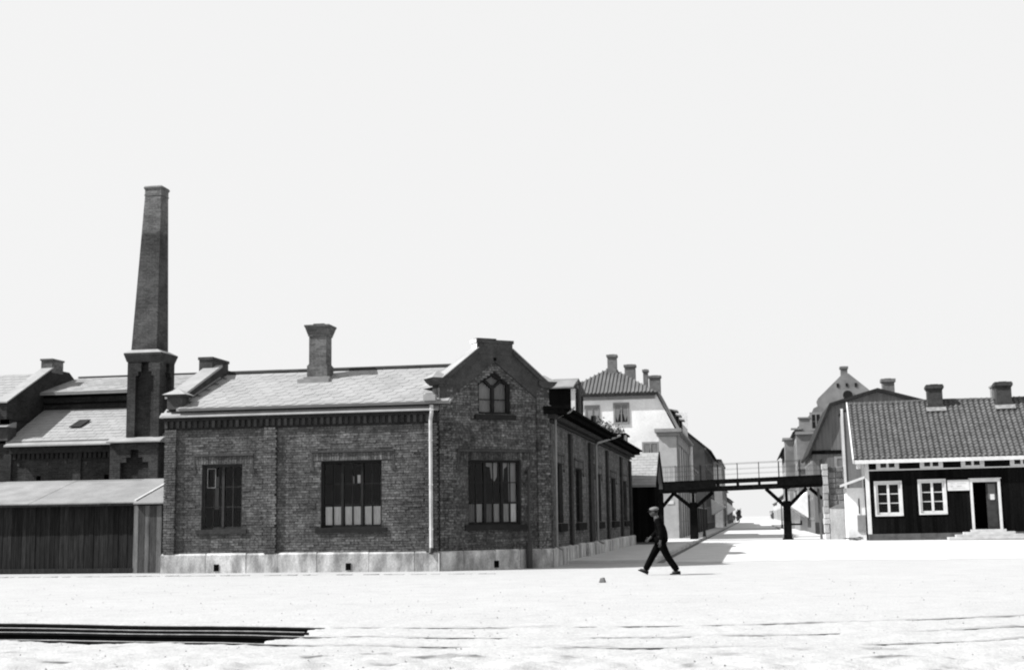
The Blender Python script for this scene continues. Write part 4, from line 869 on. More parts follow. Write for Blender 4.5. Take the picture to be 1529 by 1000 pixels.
build('hallway', MB().fb(FCt, h[0] - .1, h[1] + .1, h[2] - .05, h[3] + .1, -1.4, -1.3), DARKIN, C); build('hall_side', MB().fb(FCt, h[0] - .12, h[0] - .02, h[2], h[3], -1.3, -.21).fb(FCt, h[0] - .1, h[1] + .1, h[2] - .1, h[2] - .01, -1.3, -.21), DARKIN, C)
# signboard (lettering in the photograph is too faint to read: only its two rows of strokes)
sg = build('signboard', MB().fb(FCt, 4.34, 5.50, 2.66, 3.24, .03, .07), WHITETRIM, C)
SIGNG = mat('sign_print', .33, .7, var=.3, scale=20); mb = MB()
for v, (a, b), hh in ((3.05, (4.52, 4.72), .05), (3.05, (4.86, 5.34), .05), (2.90, (4.50, 4.60), .09), (2.90, (4.84, 5.10), .07), (2.78, (4.6, 5.25), .035)):
    u = a
    while u < b: mb.fb(FCt, u, u + .025, v - hh / 2, v + hh / 2, .071, .073); u += .045
build('print_strokes', mb, SIGNG, sg)
for k in range(4):
    build('step', MB().box(5.40 - .42 * k, 7.24 + .42 * k, -.36 - .30 * k, -.065, .39 - .13 * k, .52 - .13 * k - .002), mat('step_stone', .42, .9, var=.2, scale=3, objrand=.15), C)
# roof with pantiles
ry0, rz0, ry1, rz1 = -.42, 4.50, 4.35, 7.92
ra = math.atan2(rz1 - rz0, ry1 - ry0); rl = math.hypot(rz1 - rz0, ry1 - ry0); re_ = Vector((0, math.cos(ra), math.sin(ra))); rn = Vector((0, -math.sin(ra), math.cos(ra)))
rfC = build('roof', MB().prism([(-.66, ry0, rz0 - .05), (-.66, ry1 + .25, rz1 + .16), (-.66, ry1 + .25, rz1 + .06), (-.66, ry0, rz0 - .15)], (WR + .8, 0, 0)), DARKROOF, C)
TW, TH = .302, .305
def tile_mesh(w=TW, h=TH * 1.15, n=8, am=.044, th=.02):
    mb = MB(); top = []; 
    prof = [(i / n * w * 1.04 - .0, am * (math.sin((i / n) * 2 * math.pi - .6)) ) for i in range(n + 1)]
    for (x, z) in prof: mb.v.append((x, 0, z + .045))
    for (x, z) in prof: mb.v.append((x, h, z))
    for (x, z) in prof: mb.v.append((x, 0, z + .045 - .05))
    k = n + 1
    for i in range(n): mb.f.append((i, i + 1, k + i + 1, k + i)); mb.f.append((2 * k + i, 2 * k + i + 1, i + 1, i))
    return mb
tmsh = unit_mesh('pantile', tile_mesh(), PANTILE)
for p in tmsh.polygons: p.use_smooth = False
nr = int(rl / TH) + 1; nc = int((WR + .7) / TW); single = []
tiles = [(r, c) for r in range(nr) for c in range(nc)]
extra = MB(); proto_v = tile_mesh()
for (r, c) in tiles:
    xx = -.62 + c * TW; org = Vector((xx, ry0 - .02, rz0 - .01)) + re_ * (r * TH) + rn * .03
    M = Matrix.Identity(4); tl = random.uniform(-.012, .012); sk = random.uniform(-.02, .02)
    ya = (re_ + rn * tl).normalized(); xa = (Vector((1, 0, 0)) + re_ * sk).normalized(); za = xa.cross(ya)
    M.col[0][:3] = xa; M.col[1][:3] = ya; M.col[2][:3] = za; M.translation = org + rn * (random.uniform(-.004, .006) - .035 * (.5 + .5 * math.sin(xx * .9 + 1)) * math.sin(math.pi * min(1, r / nr)) ) + (re_ * -.05 if random.random() < .012 else Vector((0, 0, 0)))
    if c < 30 and r < 10: place('pantile', tmsh, M, rfC)
    else: extra.add([M @ Vector(v) for v in proto_v.v], proto_v.f)
build('pantiles', extra, PANTILE, rfC, kind='stuff', normals=False)
build('fascia', MB().box(-.62, WR + .1, ry0 - .04, ry0 - .005, rz0 - .24, rz0 - .02), WHITETRIM, C); build('soffit', MB().box(-.6, WR, ry0, .0, rz0 - .15, rz0 - .12), WHITETRIM, C)
build('verge_board', MB().prism([(-.70, ry0 - .06, rz0 - .22), (-.70, ry1 + .2, rz1 - .0), (-.70, ry1 + .2, rz1 + .22), (-.70, ry0 - .06, rz0 + .04)], (.06, 0, 0)), WHITETRIM, C)
build('ridge_tiles', MB().tube([(-.6 + k * .4, ry1 + .1, rz1 + .09 + random.uniform(-.012, .012) - .02 * math.sin(k * .35)) for k in range(33)], .10), PANTILE, rfC)
build('eave_bracket', MB().box(-.5, -.28, -.32, -.05, 4.0, 4.3), WHITETRIM, C)
CHB = mat('lime_flashing', .17, .9, var=.4, scale=5, fine=.2)
for x in (3.94, 7.78):
    ck = MB().box(x, x + .84, 3.7, 4.6, 7.2, 8.62).box(x - .05, x + .89, 3.65, 4.65, 7.62, 7.72).box(x - .04, x + .88, 3.66, 4.64, 8.62, 8.70).box(x - .09, x + .93, 3.61, 4.69, 8.70, 8.86).box(x - .05, x + .89, 3.65, 4.65, 8.86, 8.93)
    ck = build('chimney', ck, mat('smoked_brick', .042, .9, var=.3, scale=4, fine=.35), C)
    build('flue', MB().box(x + .2, x + .64, 3.9, 4.4, 8.93, 8.97), DARKIN, ck); build('flashing', MB().prism([(x - .14, 3.30, 7.35), (x - .14, 3.62, 7.60), (x - .14, 3.69, 7.60), (x - .14, 3.69, 7.2)], (1.12, 0, 0)).box(x - .10, x + .94, 3.6, 4.62, 7.3, 7.60), CHB, ck)
# lean-to against the cottage gable
RC_ = thing('rear_chimney', 'thin pale chimney showing just left behind the second chimney of the black cottage', 'chimney', (14.4, 85.5, 0))
build('stack', MB().box(14.72, 15.0, 85.3, 85.9, -.1, 9.0).box(14.66, 15.06, 85.22, 85.98, 9.0, 9.12), GREYREND, RC_); build('flue', MB().box(14.76, 14.96, 85.4, 85.8, 9.12, 9.15), DARKIN, RC_)
A_ = thing('white_lean_to', 'small whitewashed lean-to built against the left gable of the black cottage', 'shed', (5.9, 78.2, 0))
build('wall', MB().box(5.35, 6.34, 78.5, 80.4, -.1, 2.95), WHITEWALL, A_); build('roof', MB().prism([(5.0, 78.2, 3.02), (6.36, 78.2, 3.5), (6.36, 78.2, 3.58), (5.0, 78.2, 3.10)], (0, 2.4, 0)), DARKROOF, A_)
build('roof_edge', MB().prism([(4.98, 78.12, 2.98), (6.36, 78.12, 3.46), (6.36, 78.12, 3.60), (4.98, 78.12, 3.12)], (0, .07, 0)), WHITETRIM, A_)
build('slot', MB().box(5.98, 6.04, 78.46, 78.505, 1.5, 2.35), DARKIN, A_); build('hatch', MB().box(5.88, 6.32, 78.44, 78.503, .5, 1.42), TRIM, A_)
Q = thing('rubbish_heap', 'low heap of broken boards lying between masonry wall and black cottage', 'rubbish', (5.7, 78, 0))
for k in range(9): build('board', MB().bar((5.1 + random.uniform(-.1, .4), 78 + random.uniform(-.2, .3), .05 + random.random() * .15), (5.9 + random.uniform(-.2, .3), 77.9 + random.uniform(-.3, .3), .04 + random.random() * .2), .16, .03), PLANK if k % 2 else PALEPLANK, Q)

# ------------------------------------------------------------------ pale corner house across the side street
DG = mat('dark_pane', .008, .2, var=0, spec=.2); GP_ = mat('curtained_pane', .20, .4, var=.2, scale=3)
V = thing('pale_corner_house', 'pale rendered two-storey house with clipped mansard gable, ribbed tile roof and four chimneys', 'house', (-9, 96, 0))
XL, XR, YN, YF = -13.6, -4.62, 88.0, 105.0; VF = Fr((XL, YN), (1, 0), (0, -1)); VS = Fr((XR, YN), (0, 1), (1, 0))
w1 = MB().fprism(VF, [(0, -.1), (XR - XL, -.1), (XR - XL, 7.0), (XR - XL - 1.25, 9.5), (1.25, 9.5), (0, 7.0)], -.3, 0)
wall_cells(w1, VS, .01, YF - YN, -.1, 6.9, []); w1.box(XL, XL + .3, YN + .31, YF, -.1, 6.9).box(XL, XR - .01, YF - .3, YF, -.1, 9.5)
build('wall', w1, WHITEWALL, V)
build('frieze', MB().fb(VF, 1.3, XR - XL - 1.32, 9.18, 9.42, .002, .06), TRIM, V); build('eave_moulding', MB().fb(VF, 1.2, XR - XL - 1.1, 9.44, 9.6, -.1, .32), DARKROOF, V)
mid = (XL + XR) / 2; hipY = 91.2; RZ = 11.7
rv = build('roof', MB().add([(XL + 1.2, YN - .28, 9.6), (XR - 1.2, YN - .28, 9.6), (mid, hipY, RZ), (mid, YF, RZ), (XR - 1.2, YF, 9.5), (XL + 1.2, YF, 9.5), (XR + .15, YN - .1, 7.05), (XR + .15, YF, 7.05), (XL - .15, YN - .1, 7.05), (XL - .15, YF, 7.05)],
    [(0, 1, 2), (1, 4, 3, 2), (0, 2, 3, 5), (1, 6, 7, 4), (0, 5, 9, 8)]), PANTILE2, V)
mb = MB(); n = 26; bl = Vector((XL + 1.2, YN - .30, 9.63)); brr = Vector((XR - 1.2, YN - .30, 9.63)); ap = Vector((mid, hipY - .02, RZ + .04))
for k in range(1, n):
    s = k / n; a = bl.lerp(brr, s); f = 1 - abs(s - .5) * 2; b = bl.lerp(ap, 1) if 0 else Vector((a.x, YN - .3 + (hipY - YN + .28) * f, 9.63 + (RZ - 9.59) * f))
    mb.bar(a, b, .085, .08)
build('tile_ribs', mb, PANTILE2, rv, kind='stuff')
build('verge', MB().prism([(XR + .1, YN - .12, 7.05), (XR - 1.25, YN - .12, 9.6), (XR - 1.0, YN - .12, 9.6), (XR + .3, YN - .12, 7.05)], (0, .3, 0)), TRIM, V)
build('corner_pilaster', MB().fb(VF, XR - XL - 1.15, XR - XL + .0, 0, 6.7, .002, .10), mat('warm_render', .32, .9, var=.1), V)
build('cornice', MB().fb(VF, XR - XL - 1.4, XR - XL + .35, 6.95, 7.18, -.1, .42).fb(VF, XR - XL - 1.28, XR - XL + .2, 6.72, 6.95, -.1, .25), TRIM, V)
build('street_cornice', MB().fb(VS, .01, YF - YN, 6.9, 7.04, 0, .40).fb(VS, .01, YF - YN, 6.2, 6.88, .002, .10), TRIM, V)
build('base_course', MB().fb(VF, 5, XR - XL + .02, -.1, .95, .002, .06), mat('base_render', .05, .9, var=.2), V)
build('sign_plaque', MB().fb(VF, XR - XL - .75, XR - XL - .30, 2.30, 2.52, .102, .13), WHITETRIM, V)
def cw(F, u0, u1, v0, v1, p, cur=None, parent=V, fm=TRIM, lights=2, rows=2, sw=.06):
    return window(parent, F, u0, u1, v0, v1, lights=lights, sub=1, rows=rows, d=.06, m=fm, fw=.07, mw=.06, bw_=.03, pm=p, surround=(sw, .05), curtain=cur)
cw(VF, 3.05, 3.95, 7.35, 8.80, GP_)
def drape(F, u0, u1, v0, v1):
    def f(w, cells, t0):
        for s in (0, 1):
            a = (u0 + .08) if not s else (u1 - .08); c = (u0 + u1) / 2; sg = -1 if s else 1
            build('drape', MB().add([F.p(a, v0 + .5, t0 + .045), F.p(a + sg * .14, v0 + .12, t0 + .045), F.p(c, v1 - .15, t0 + .045), F.p(c, v1 - .08, t0 + .045), F.p(a, v1 - .08, t0 + .045)], [(0, 1, 2, 3, 4)]), CUR3, w)
    return f
cw(VF, 4.96, 5.9, 7.62, 8.92, DG, drape(VF, 4.96, 5.9, 7.62, 8.92)); cw(VF, 6.79, 7.79, 4.75, 6.30, DG, drape(VF, 6.79, 7.79, 4.75, 6.30)); cw(VF, 4.6, 5.5, 4.75, 6.30, DG)
for y in (2.0, 5.2, 8.4, 11.6, 14.6):
    cw(VS, y, y + 1.0, 3.9, 5.6, DG); cw(VS, y, y + 1.0, 1.2, 2.8, DG)
for y in (.0, 1.55, 4.7, 7.9, 11.1, 14.2): build('pilaster', MB().fb(VS, y, y + .25, 0, 6.2, .002, .12), TRIM, V)
build('downpipe', MB().tube([(XR + .22, YF - 1.0, 6.8), (XR + .22, YF - 1.0, .2)], .14), WHITETRIM, V)
DKW = mat('dormer_boards', .02, .9)
for y in (91.5, 96, 100.5):
    d_ = build('dormer', MB().box(XR - 1.6, XR - .25, y, y + 1.3, 7.3, 8.55), DKW, V); build('dormer_roof', MB().prism([(XR - 1.6, y - .2, 8.80), (XR - .05, y - .2, 8.55), (XR - .05, y - .2, 8.65), (XR - 1.6, y - .2, 8.92)], (0, 1.7, 0)), TRIM, d_)
for (x, y, zt, s) in ((-8.95, 90.6, 12.3, .30), (-7.95, 93.0, 11.85, .36), (-7.1, 96, 11.8, .16), (-6.55, 97.5, 11.5, .40)):
    c_ = build('chimney', MB().box(x - s, x + s, y - .35, y + .35, 9.8, zt).box(x - s - .06, x + s + .06, y - .42, y + .42, zt, zt + .16), mat('grey_chimney_brick', .13, .9, var=.25, scale=4, fine=.2), V)
    build('flue', MB().box(x - s * .6, x + s * .6, y - .2, y + .2, zt + .16, zt + .2), DARKIN, c_)
# bushes growing beyond the wing
def leafy(name, c, rad, n, size, m, label, cat, trunk=True, seed=0):
    r = np.random.default_rng(seed); t = thing(name, label, cat, (c[0], c[1], 0)); mb = MB(); cl = [(r.normal(0, .55, 3)) for _ in range(9)]
    for i in range(n):
        k = cl[i % 9]; p = np.array(c) + (k + r.normal(0, .28, 3)) * np.array(rad); a = r.normal(0, 1, 3); a /= np.linalg.norm(a); b = np.cross(a, r.normal(0, 1, 3)); b /= np.linalg.norm(b); s = size * r.uniform(.6, 1.4)
        mb.add([p - a * s, p + b * s * .5, p + a * s, p - b * s * .5], [(0, 1, 2, 3)])
    build('crown', mb, m, t, normals=False)
    if trunk:
        tr = MB().tube([(c[0], c[1], 0), (c[0] + .05, c[1], c[2] * .5), (c[0], c[1], c[2])], .1, 7, [.14, .10, .04])
        for k in cl[:5]: tr.tube([(c[0] + .03, c[1], c[2] * .7), tuple(np.array(c) + k * np.array(rad) * .8)], .03, 5)
        build('trunk', tr, DARKTIMBER, t)
    return t
leafy('young_tree', (-8.35, 75.2, 6.4), (.62, .8, .42), 900, .09, FOLIP, 'pale leafy young tree rising over the eave of the brick wing', 'tree', seed=3)
leafy('small_bush_tree', (-7.3, 75.6, 6.0), (.42, .5, .25), 350, .08, FOLIP, 'small pale leafy treetop just above the far end of the brick wing', 'tree', seed=5)

# ------------------------------------------------------------------ houses down the street
def house(name, label, x0, x1, y0, y1, ev, rz, wm, rm, side, floors=2, nwin=5, axis='Y', front=None, chim=(), cat='house', base=.0, wm_dark=DG, roof_over=.35):
    t = thing(name, label, cat, ((x0 + x1) / 2, (y0 + y1) / 2, 0)); w = MB()
    if axis == 'Y':
        m = (x0 + x1) / 2; w.prism([(x0, y0, -.1), (x1, y0, -.1), (x1, y0, ev), (m, y0, rz), (x0, y0, ev)], (0, y1 - y0, 0)); o = roof_over; s = (rz - ev) / (m - x0)
        r = MB().prism([(x0 - o, y0 - .3, ev - s * o + .02), (m, y0 - .3, rz + .03), (x1 + o, y0 - .3, ev - s * o + .02), (x1 + o, y0 - .3, ev - s * o + .16), (m, y0 - .3, rz + .2), (x0 - o, y0 - .3, ev - s * o + .16)], (0, y1 - y0 + .6, 0))
    else:
        m = (y0 + y1) / 2; w.prism([(x0, y0, -.1), (x0, y1, -.1), (x0, y1, ev), (x0, m, rz), (x0, y0, ev)], (x1 - x0, 0, 0)); o = roof_over; s = (rz - ev) / (m - y0)
        r = MB().prism([(x0 - .1, y0 - o, ev - s * o + .02), (x0 - .1, m, rz + .03), (x0 - .1, y1 + o, ev - s * o + .02), (x0 - .1, y1 + o, ev - s * o + .16), (x0 - .1, m, rz + .2), (x0 - .1, y0 - o, ev - s * o + .16)], (x1 - x0 + .2, 0, 0))
    build('wall', w, wm, t); build('roof', r, rm, t)
    F = Fr((x1, y0), (0, 1), (1, 0)) if side > 0 else Fr((x0, y0), (0, 1), (-1, 0)); Ln = y1 - y0; fh_ = ev / floors
    build('string_course', MB().fb(F, .02, Ln - .02, ev - .28, ev - .03, .002, .14), TRIM, t)
    for f in range(floors):
        for k in range(nwin):
            u = (k + .5) * Ln / nwin
            window(t, F, u - .5, u + .5, f * fh_ + .9, f * fh_ + min(2.4, fh_ - .5), lights=2, sub=1, rows=2, d=.06, m=WINFRAME2 if wm is WHITEWALL else TRIM, fw=.08, mw=.07, pm=wm_dark, surround=(.12, .04))
    if front:
        F2 = Fr((x0, y0), (1, 0), (0, -1))
        for (a, b, c, e) in front: window(t, F2, a, b, c, e, lights=2, sub=1, rows=2, d=.06, m=TRIM, fw=.07, mw=.06, pm=wm_dark, surround=(.1, .04))
    for (x, y, zt, s) in chim:
        c_ = build('chimney', MB().box(x - s, x + s, y - s, y + s, ev, zt).box(x - s - .07, x + s + .07, y - s - .07, y + s + .07, zt, zt + .18), mat('grey_chimney_brick', .13), t); build('flue', MB().box(x - s * .6, x + s * .6, y - s * .6, y + s * .6, zt + .18, zt + .22), DARKIN, c_)
    return t
MIDG = mat('mid_render', .24, .9, var=.15); DKB = mat('dark_brick', .04, .9, var=.25, scale=1.5, fine=.2); LTG = mat('light_render', .38, .9, var=.12)  # DKB is one darker brick tone shared by several street walls
house('street_house', 'narrow pale street house joined behind the pale corner house', -13, -4.55, 105.1, 113, 5.2, 7.4, LTG, SLATED, 1, 2, 3)
h1 = house('dark_street_house', 'dark brick street house with steep roof beyond the pale houses', -14, -4.5, 140, 172, 8.6, 12.6, DKB, DARKROOF, 1, 3, 7, roof_over=.7)
yw = thing('yard_wall', 'dark low yard wall between the narrow pale house and the dark brick street house', 'wall', (-4.6, 126, 0))
build('wall', MB().box(-4.85, -4.55, 113.1, 139.9, -.1, 2.2), DKB, yw); build('coping', MB().box(-4.92, -4.48, 113.1, 139.9, 2.2, 2.3), TRIM, yw)
for k in range(6): build('pier', MB().box(-4.95, -4.45, 113.2 + k * 5.2, 113.7 + k * 5.2, -.1, 2.45), DKB, yw)
house('grey_street_house', 'tall plain grey house end standing forward beyond the dark brick house', -13, -3.6, 176, 200, 8.6, 8.9, MIDG, DARKROOF, 1, 3, 4, roof_over=.05)
house('low_street_house', 'low house with dark pitched roof far down the street on the left', -14, -4.2, 202, 245, 5.8, 9.6, MIDG, DARKROOF, 1, 2, 8)
house('far_street_house', 'farthest low house on the left before the street end', -14, -4.0, 248, 300, 4.6, 8.0, DKB, DARKROOF, 1, 1, 7)
def awning(x0, x1, y0, y1, zt, zo, label):
    t = thing('awning', label, 'awning', ((x0 + x1) / 2, y0, zo)); z2 = zo - .5
    build('canopy', MB().prism([(x0, y0, zt), (x1, y0, zo), (x1, y0, zo - .06), (x0, y0, zt - .06)], (0, y1 - y0, 0)), CLOTHAWN, t)
    build('side_flap', MB().prism([(x0, y0, zt - .06), (x1, y0, zo - .06), (x0, y0, z2 - .5)], (0, .03, 0)), CLOTHAWN, t); build('side_flap', MB().prism([(x0, y1, zt - .06), (x1, y1, zo - .06), (x0, y1, z2 - .5)], (0, -.03, 0)), CLOTHAWN, t)
    build('arm', MB().tube([(x0, y0 + .1, zo - .3), (x1, y0 + .1, zo - .07)], .03, 6), IRON, t); return t
awning(-4.5, -2.95, 157, 164, 3.45, 2.6, 'large white shop awning on the left pavement below the dark brick house')
awning(-4.1, -2.7, 236, 243, 3.9, 2.7, 'smaller white shop awning farther down the street on the left')
awning(4.55, 3.15, 112, 120, 3.35, 2.25, 'white shop awning on the right side of the street behind the bridge post')
# right side: dark gambrel gable, curved-gable house, far houses
K = thing('gambrel_house', 'dark boarded house with broad gambrel gable rising behind the black cottage', 'house', (9.8, 110, 0))
KF = Fr((4.75, 105), (1, 0), (0, -1)); gp = [(0, -.1), (10.1, -.1), (10.1, 6.4), (8.5, 9.75), (5.05, 10.75), (1.6, 9.75), (0, 6.4)]
build('wall', MB().fprism(KF, gp, -14, 0), DARKGREY, K)
u = 0.02
kb_ = []
while u < 10.05:
    w = .26; m_ = u + w / 2; dd = min(m_, 10.1 - m_); zt = 6.4 + dd * 3.35 / 1.6 if dd < 1.6 else 9.75 + (dd - 1.6) * 1.0 / 3.45
    build('board', MB().fb(KF, u, u + w - .02, .9, 6.05, .002, .03 + random.random() * .01).fb(KF, u, u + w - .02, 6.33, zt - .1, .002, .03 + random.random() * .01), DARKGREY, K); u += w
rp = [(-.35, 6.0), (1.45, 9.9), (5.05, 10.95), (8.65, 9.9), (10.45, 6.0), (10.3, 5.9), (8.5, 9.72), (5.05, 10.73), (1.6, 9.72), (-.2, 5.9)]
build('roof', MB().fprism(KF, rp, -14.3, .35), DARKROOF, K); build('string_board', MB().fb(KF, -.05, 10.1, 6.06, 6.32, .002, .12), DARKTIMBER, K); build('base', MB().fb(KF, -.02, 10.12, -.1, .9, .0, .06), DKB, K)
window(K, KF, 1.75, 3.0, 4.3, 5.75, lights=2, sub=1, rows=2, d=.06, m=TRIM, pm=GP_, surround=(.14, .05)); window(K, KF, 7.0, 8.2, 4.3, 5.75, lights=2, sub=1, rows=2, d=.06, m=TRIM, pm=DG, surround=(.14, .05))
KS = Fr((4.75, 105), (0, 1), (-1, 0))
for y in (1.5, 5, 8.5, 11.5):
    for z in (1.2, 4.0): window(K, KS, y, y + 1.1, z, z + 1.5, lights=2, sub=1, rows=2, d=.06, m=TRIM, pm=DG, surround=(.12, .05))
c_ = build('chimney', MB().box(10.4, 11.3, 107, 107.9, 9.6, 11.6).box(10.3, 11.4, 106.9, 108, 11.6, 11.85), mat('grey_chimney_brick', .13), K); build('flue', MB().box(10.6, 11.1, 107.2, 107.7, 11.85, 11.9), DARKIN, c_)
N_ = thing('curved_gable_house', 'tall pale house with ornate stepped gable and round window, behind the dark gambrel house', 'house', (9, 130, 0))
NF = Fr((4.3, 125), (1, 0), (0, -1))
gp = [(0, -.1), (9.6, -.1), (9.6, 8.0), (9.6, 9.3), (9.25, 9.3), (9.25, 10.2), (8.55, 10.3), (7.9, 10.7), (7.6, 11.5), (6.6, 12.7), (4.9, 14.2), (4.4, 14.2), (2.1, 12.0), (1.95, 11.7), (2.05, 11.3), (1.65, 11.1), (1.25, 10.2), (.3, 10.2), (.3, 9.2), (0, 9.2)]
build('wall', MB().fprism(NF, gp, -.6, 0).box(4.3, 13.9, 125.6, 140, -.1, 9.0), mat('pale_gable_render', 0.17, .9, var=.22, scale=.7, fine=.15, stain=.2), N_)
build('roof', MB().prism([(4.0, 125.61, 9.0), (8.95, 125.61, 13.7), (13.9, 125.61, 9.0), (13.9, 125.61, 8.8), (4.0, 125.61, 8.8)], (0, 14.6, 0)), DARKROOF, N_)
mb = MB(); c0 = (4.75, 12.2); ring = [(c0[0] + .52 * math.cos(a * math.pi / 8), c0[1] + .52 * math.sin(a * math.pi / 8)) for a in range(16)]
rw = build('round_window', MB().fprism(NF, ring, 0, .09), TRIM, N_); build('pane', MB().fprism(NF, [(c0[0] + (x - c0[0]) * .85, c0[1] + (y - c0[1]) * .85) for x, y in ring], .09, .10), DG, rw)
for u in (3.9, 4.7, 5.5): build('slit_window', MB().fb(NF, u - .1, u + .1, 13.0 if u == 4.7 else 12.95, 13.3, .002, .05), DG, N_)
for u, v in ((1.4, 9.2), (1.3, 6.6), (4.4, 6.6), (7.2, 6.6), (3.0, 9.5), (6.0, 9.5)): window(N_, NF, u, u + .85, v, v + 1.4, lights=2, sub=1, rows=2, d=.06, m=TRIM, pm=DG, surround=(.14, .06))
build('string_course', MB().fb(NF, -.1, 9.7, 8.75, 9.0, .002, .2).fb(NF, -.1, 9.7, 5.6, 5.8, .002, .15), TRIM, N_)
build('gable_coping', MB().fb(NF, .2, 1.3, 10.2, 10.32, -.62, .1).fb(NF, 8.5, 9.4, 10.22, 10.34, -.62, .1).fb(NF, -.45, .5, 9.2, 9.34, -.62, .25), TRIM, N_)
c_ = build('chimney', MB().box(8.6, 9.2, 126, 126.8, 13, 14.75).box(8.52, 9.28, 125.92, 126.88, 14.75, 14.95), mat('grey_chimney_brick', .13), N_); build('flue', MB().box(8.7, 9.1, 126.1, 126.7, 14.95, 14.98), DARKIN, c_)
NS = Fr((4.3, 125.6), (0, 1), (-1, 0))
for y in (1, 4.5, 8, 11.5):
    for z in (1.0, 3.9, 6.4): window(N_, NS, y, y + 1.1, z, z + 1.6, lights=2, sub=1, rows=2, d=.06, m=TRIM, pm=DG, surround=(.12, .05))
bl_ = build('bay', MB().fb(NS, 5.2, 7.8, 4.0, 8.6, .002, .9).fb(NS, 5.0, 8.0, 8.6, 8.8, .002, 1.1).fb(NS, 5.0, 8.0, 3.8, 4.0, .002, 1.0), mat('pale_gable_render', 0.17), N_)
house('right_street_house', 'ornate narrow house beyond the curved gable on the right street side', 3.95, 12, 141, 168, 8.6, 12, MIDG, DARKROOF, -1, 3, 5, roof_over=.6)
house('far_right_house', 'low pale house far down the right side of the street', 4.3, 12, 172, 230, 4.2, 7.0, LTG, SLATED, -1, 1, 8)
house('farthest_right_house', 'tiny pale house at the far end of the street on the right', 4.8, 12, 238, 300, 4.0, 6.5, LTG, SLATED, -1, 1, 7)
leafy('far_tree', (-2.9, 322, 1.6), (.7, 1.0, .8), 600, .22, FOLI, 'dark bushy tree at the far end of the street', 'tree', seed=9)
leafy('far_tree', (5.6, 330, 1.8), (1.0, 1.2, .7), 500, .25, FOLIP, 'bushy tree at the right side of the street end', 'tree', seed=10)
# posts on the pavements
def lamp(x, y, h, label, lantern=False):
    t = thing('street_post', label, 'post', (x, y, 0)); build('pole', MB().tube([(x, y, 0), (x, y, h)], .06, 8, [.075, .05]), IRON, t); build('foot', MB().tube([(x, y, 0), (x, y, .5)], .12, 8, [.14, .09]), IRON, t)
    build('finial', MB().tube([(x, y, h), (x, y, h + .16)], .08, 8, [.09, .02]), IRON, t)
lamp(-3.2, 93.2, 2.3, 'thin dark iron post on the kerb just right of the left bridge post'); lamp(-3.5, 186, 3.0, 'dark iron post on the left pavement far down the street'); lamp(3.25, 150, 2.6, 'thin dark iron post on the right kerb beyond the bridge')
bn = thing('bench', 'small dark barrow standing by the right pavement near the shop awning', 'barrow', (4.0, 123, 0)); build('tray', MB().box(3.4, 4.4, 122.5, 124, .6, .75).box(3.4, 3.5, 122.5, 124, .75, 1.0).box(4.3, 4.4, 122.5, 124, .75, 1.0), DARKTIMBER, bn)
for y in (122.8, 123.7): build('wheel', MB().tube([(3.45, y, .33), (3.39, y, .33)], .33, 12), DARKTIMBER, bn)
bn.name = 'barrow'

# ------------------------------------------------------------------ people
SKIN = mat('skin', .06, .6, var=.05); SUIT = mat('dark_suit', .0045, .95, var=.35, scale=9, fine=.2, bump=.8, bscale=14, spec=0.0); TROU = mat('dark_trousers', .003, .95, var=.35, scale=9, bump=.8, bscale=12, spec=0.0); CAPM = mat('light_cap', .13, .8, var=.15, scale=12); SHOE = mat('black_shoe', .008, .4, var=.1); HAIR = mat('dark_hair', .012, .6); SHIRT = mat('white_shirt', .25)
def skinned(nodes, edges, sub=2):
    """nodes: (x,y,z,rx,ry); grow a continuous skin"""
    me = bpy.data.meshes.new('tmp'); me.from_pydata([n[:3] for n in nodes], edges, []); o = bpy.data.objects.new('tmp', me); COL.objects.link(o)
    md = o.modifiers.new('s', 'SKIN'); md.use_smooth_shade = True
    for i, n in enumerate(nodes):
        sv = me.skin_vertices[0].data[i]; sv.radius = (n[3], n[4]); sv.use_root = (i == 0)
    ss = o.modifiers.new('u', 'SUBSURF'); ss.levels = sub; ss.render_levels = sub
    bpy.context.view_layer.update(); dg = bpy.context.evaluated_depsgraph_get(); ev = o.evaluated_get(dg); m2 = ev.to_mesh()
    mb = MB(); mb.add([tuple(v.co) for v in m2.vertices], [tuple(p.vertices) for p in m2.polygons]); ev.to_mesh_clear(); bpy.data.objects.remove(o); bpy.data.meshes.remove(me); return mb
def ell(mb, c, r, nu=16, nv=12, tilt=0, fn=None):
    vs = []; ct, st = math.cos(tilt), math.sin(tilt)
    for j in range(nv + 1):
        th = math.pi * j / nv
        for i in range(nu):
            ph = 2 * math.pi * i / nu; p = [math.sin(th) * math.cos(ph), math.sin(th) * math.sin(ph), math.cos(th)]
            if fn: p = fn(p)
            x, y, z = p[0] * r[0], p[1] * r[1], p[2] * r[2]; vs.append((c[0] + x * ct + z * st, c[1] + y, c[2] - x * st + z * ct))
    fs = [(j * nu + i, j * nu + (i + 1) % nu, (j + 1) * nu + (i + 1) % nu, (j + 1) * nu + i) for j in range(nv) for i in range(nu)]
    return mb.add(vs, fs)
MAN = thing('person', 'man in dark suit and light cap striding left across the bright street', 'person', (-2.33, 35.05, 0), local=True)
HY = .10; hd = (-.155, 0, 1.605)
LN, LFa = -HY, HY       # near (camera) side is -y
legs = {'near': [(.00, -HY, .86), (.17, -HY, .47), (.42, -HY, .10)], 'far': [(.0, HY, .86), (-.23, HY, .47), (-.42, HY, .12)]}
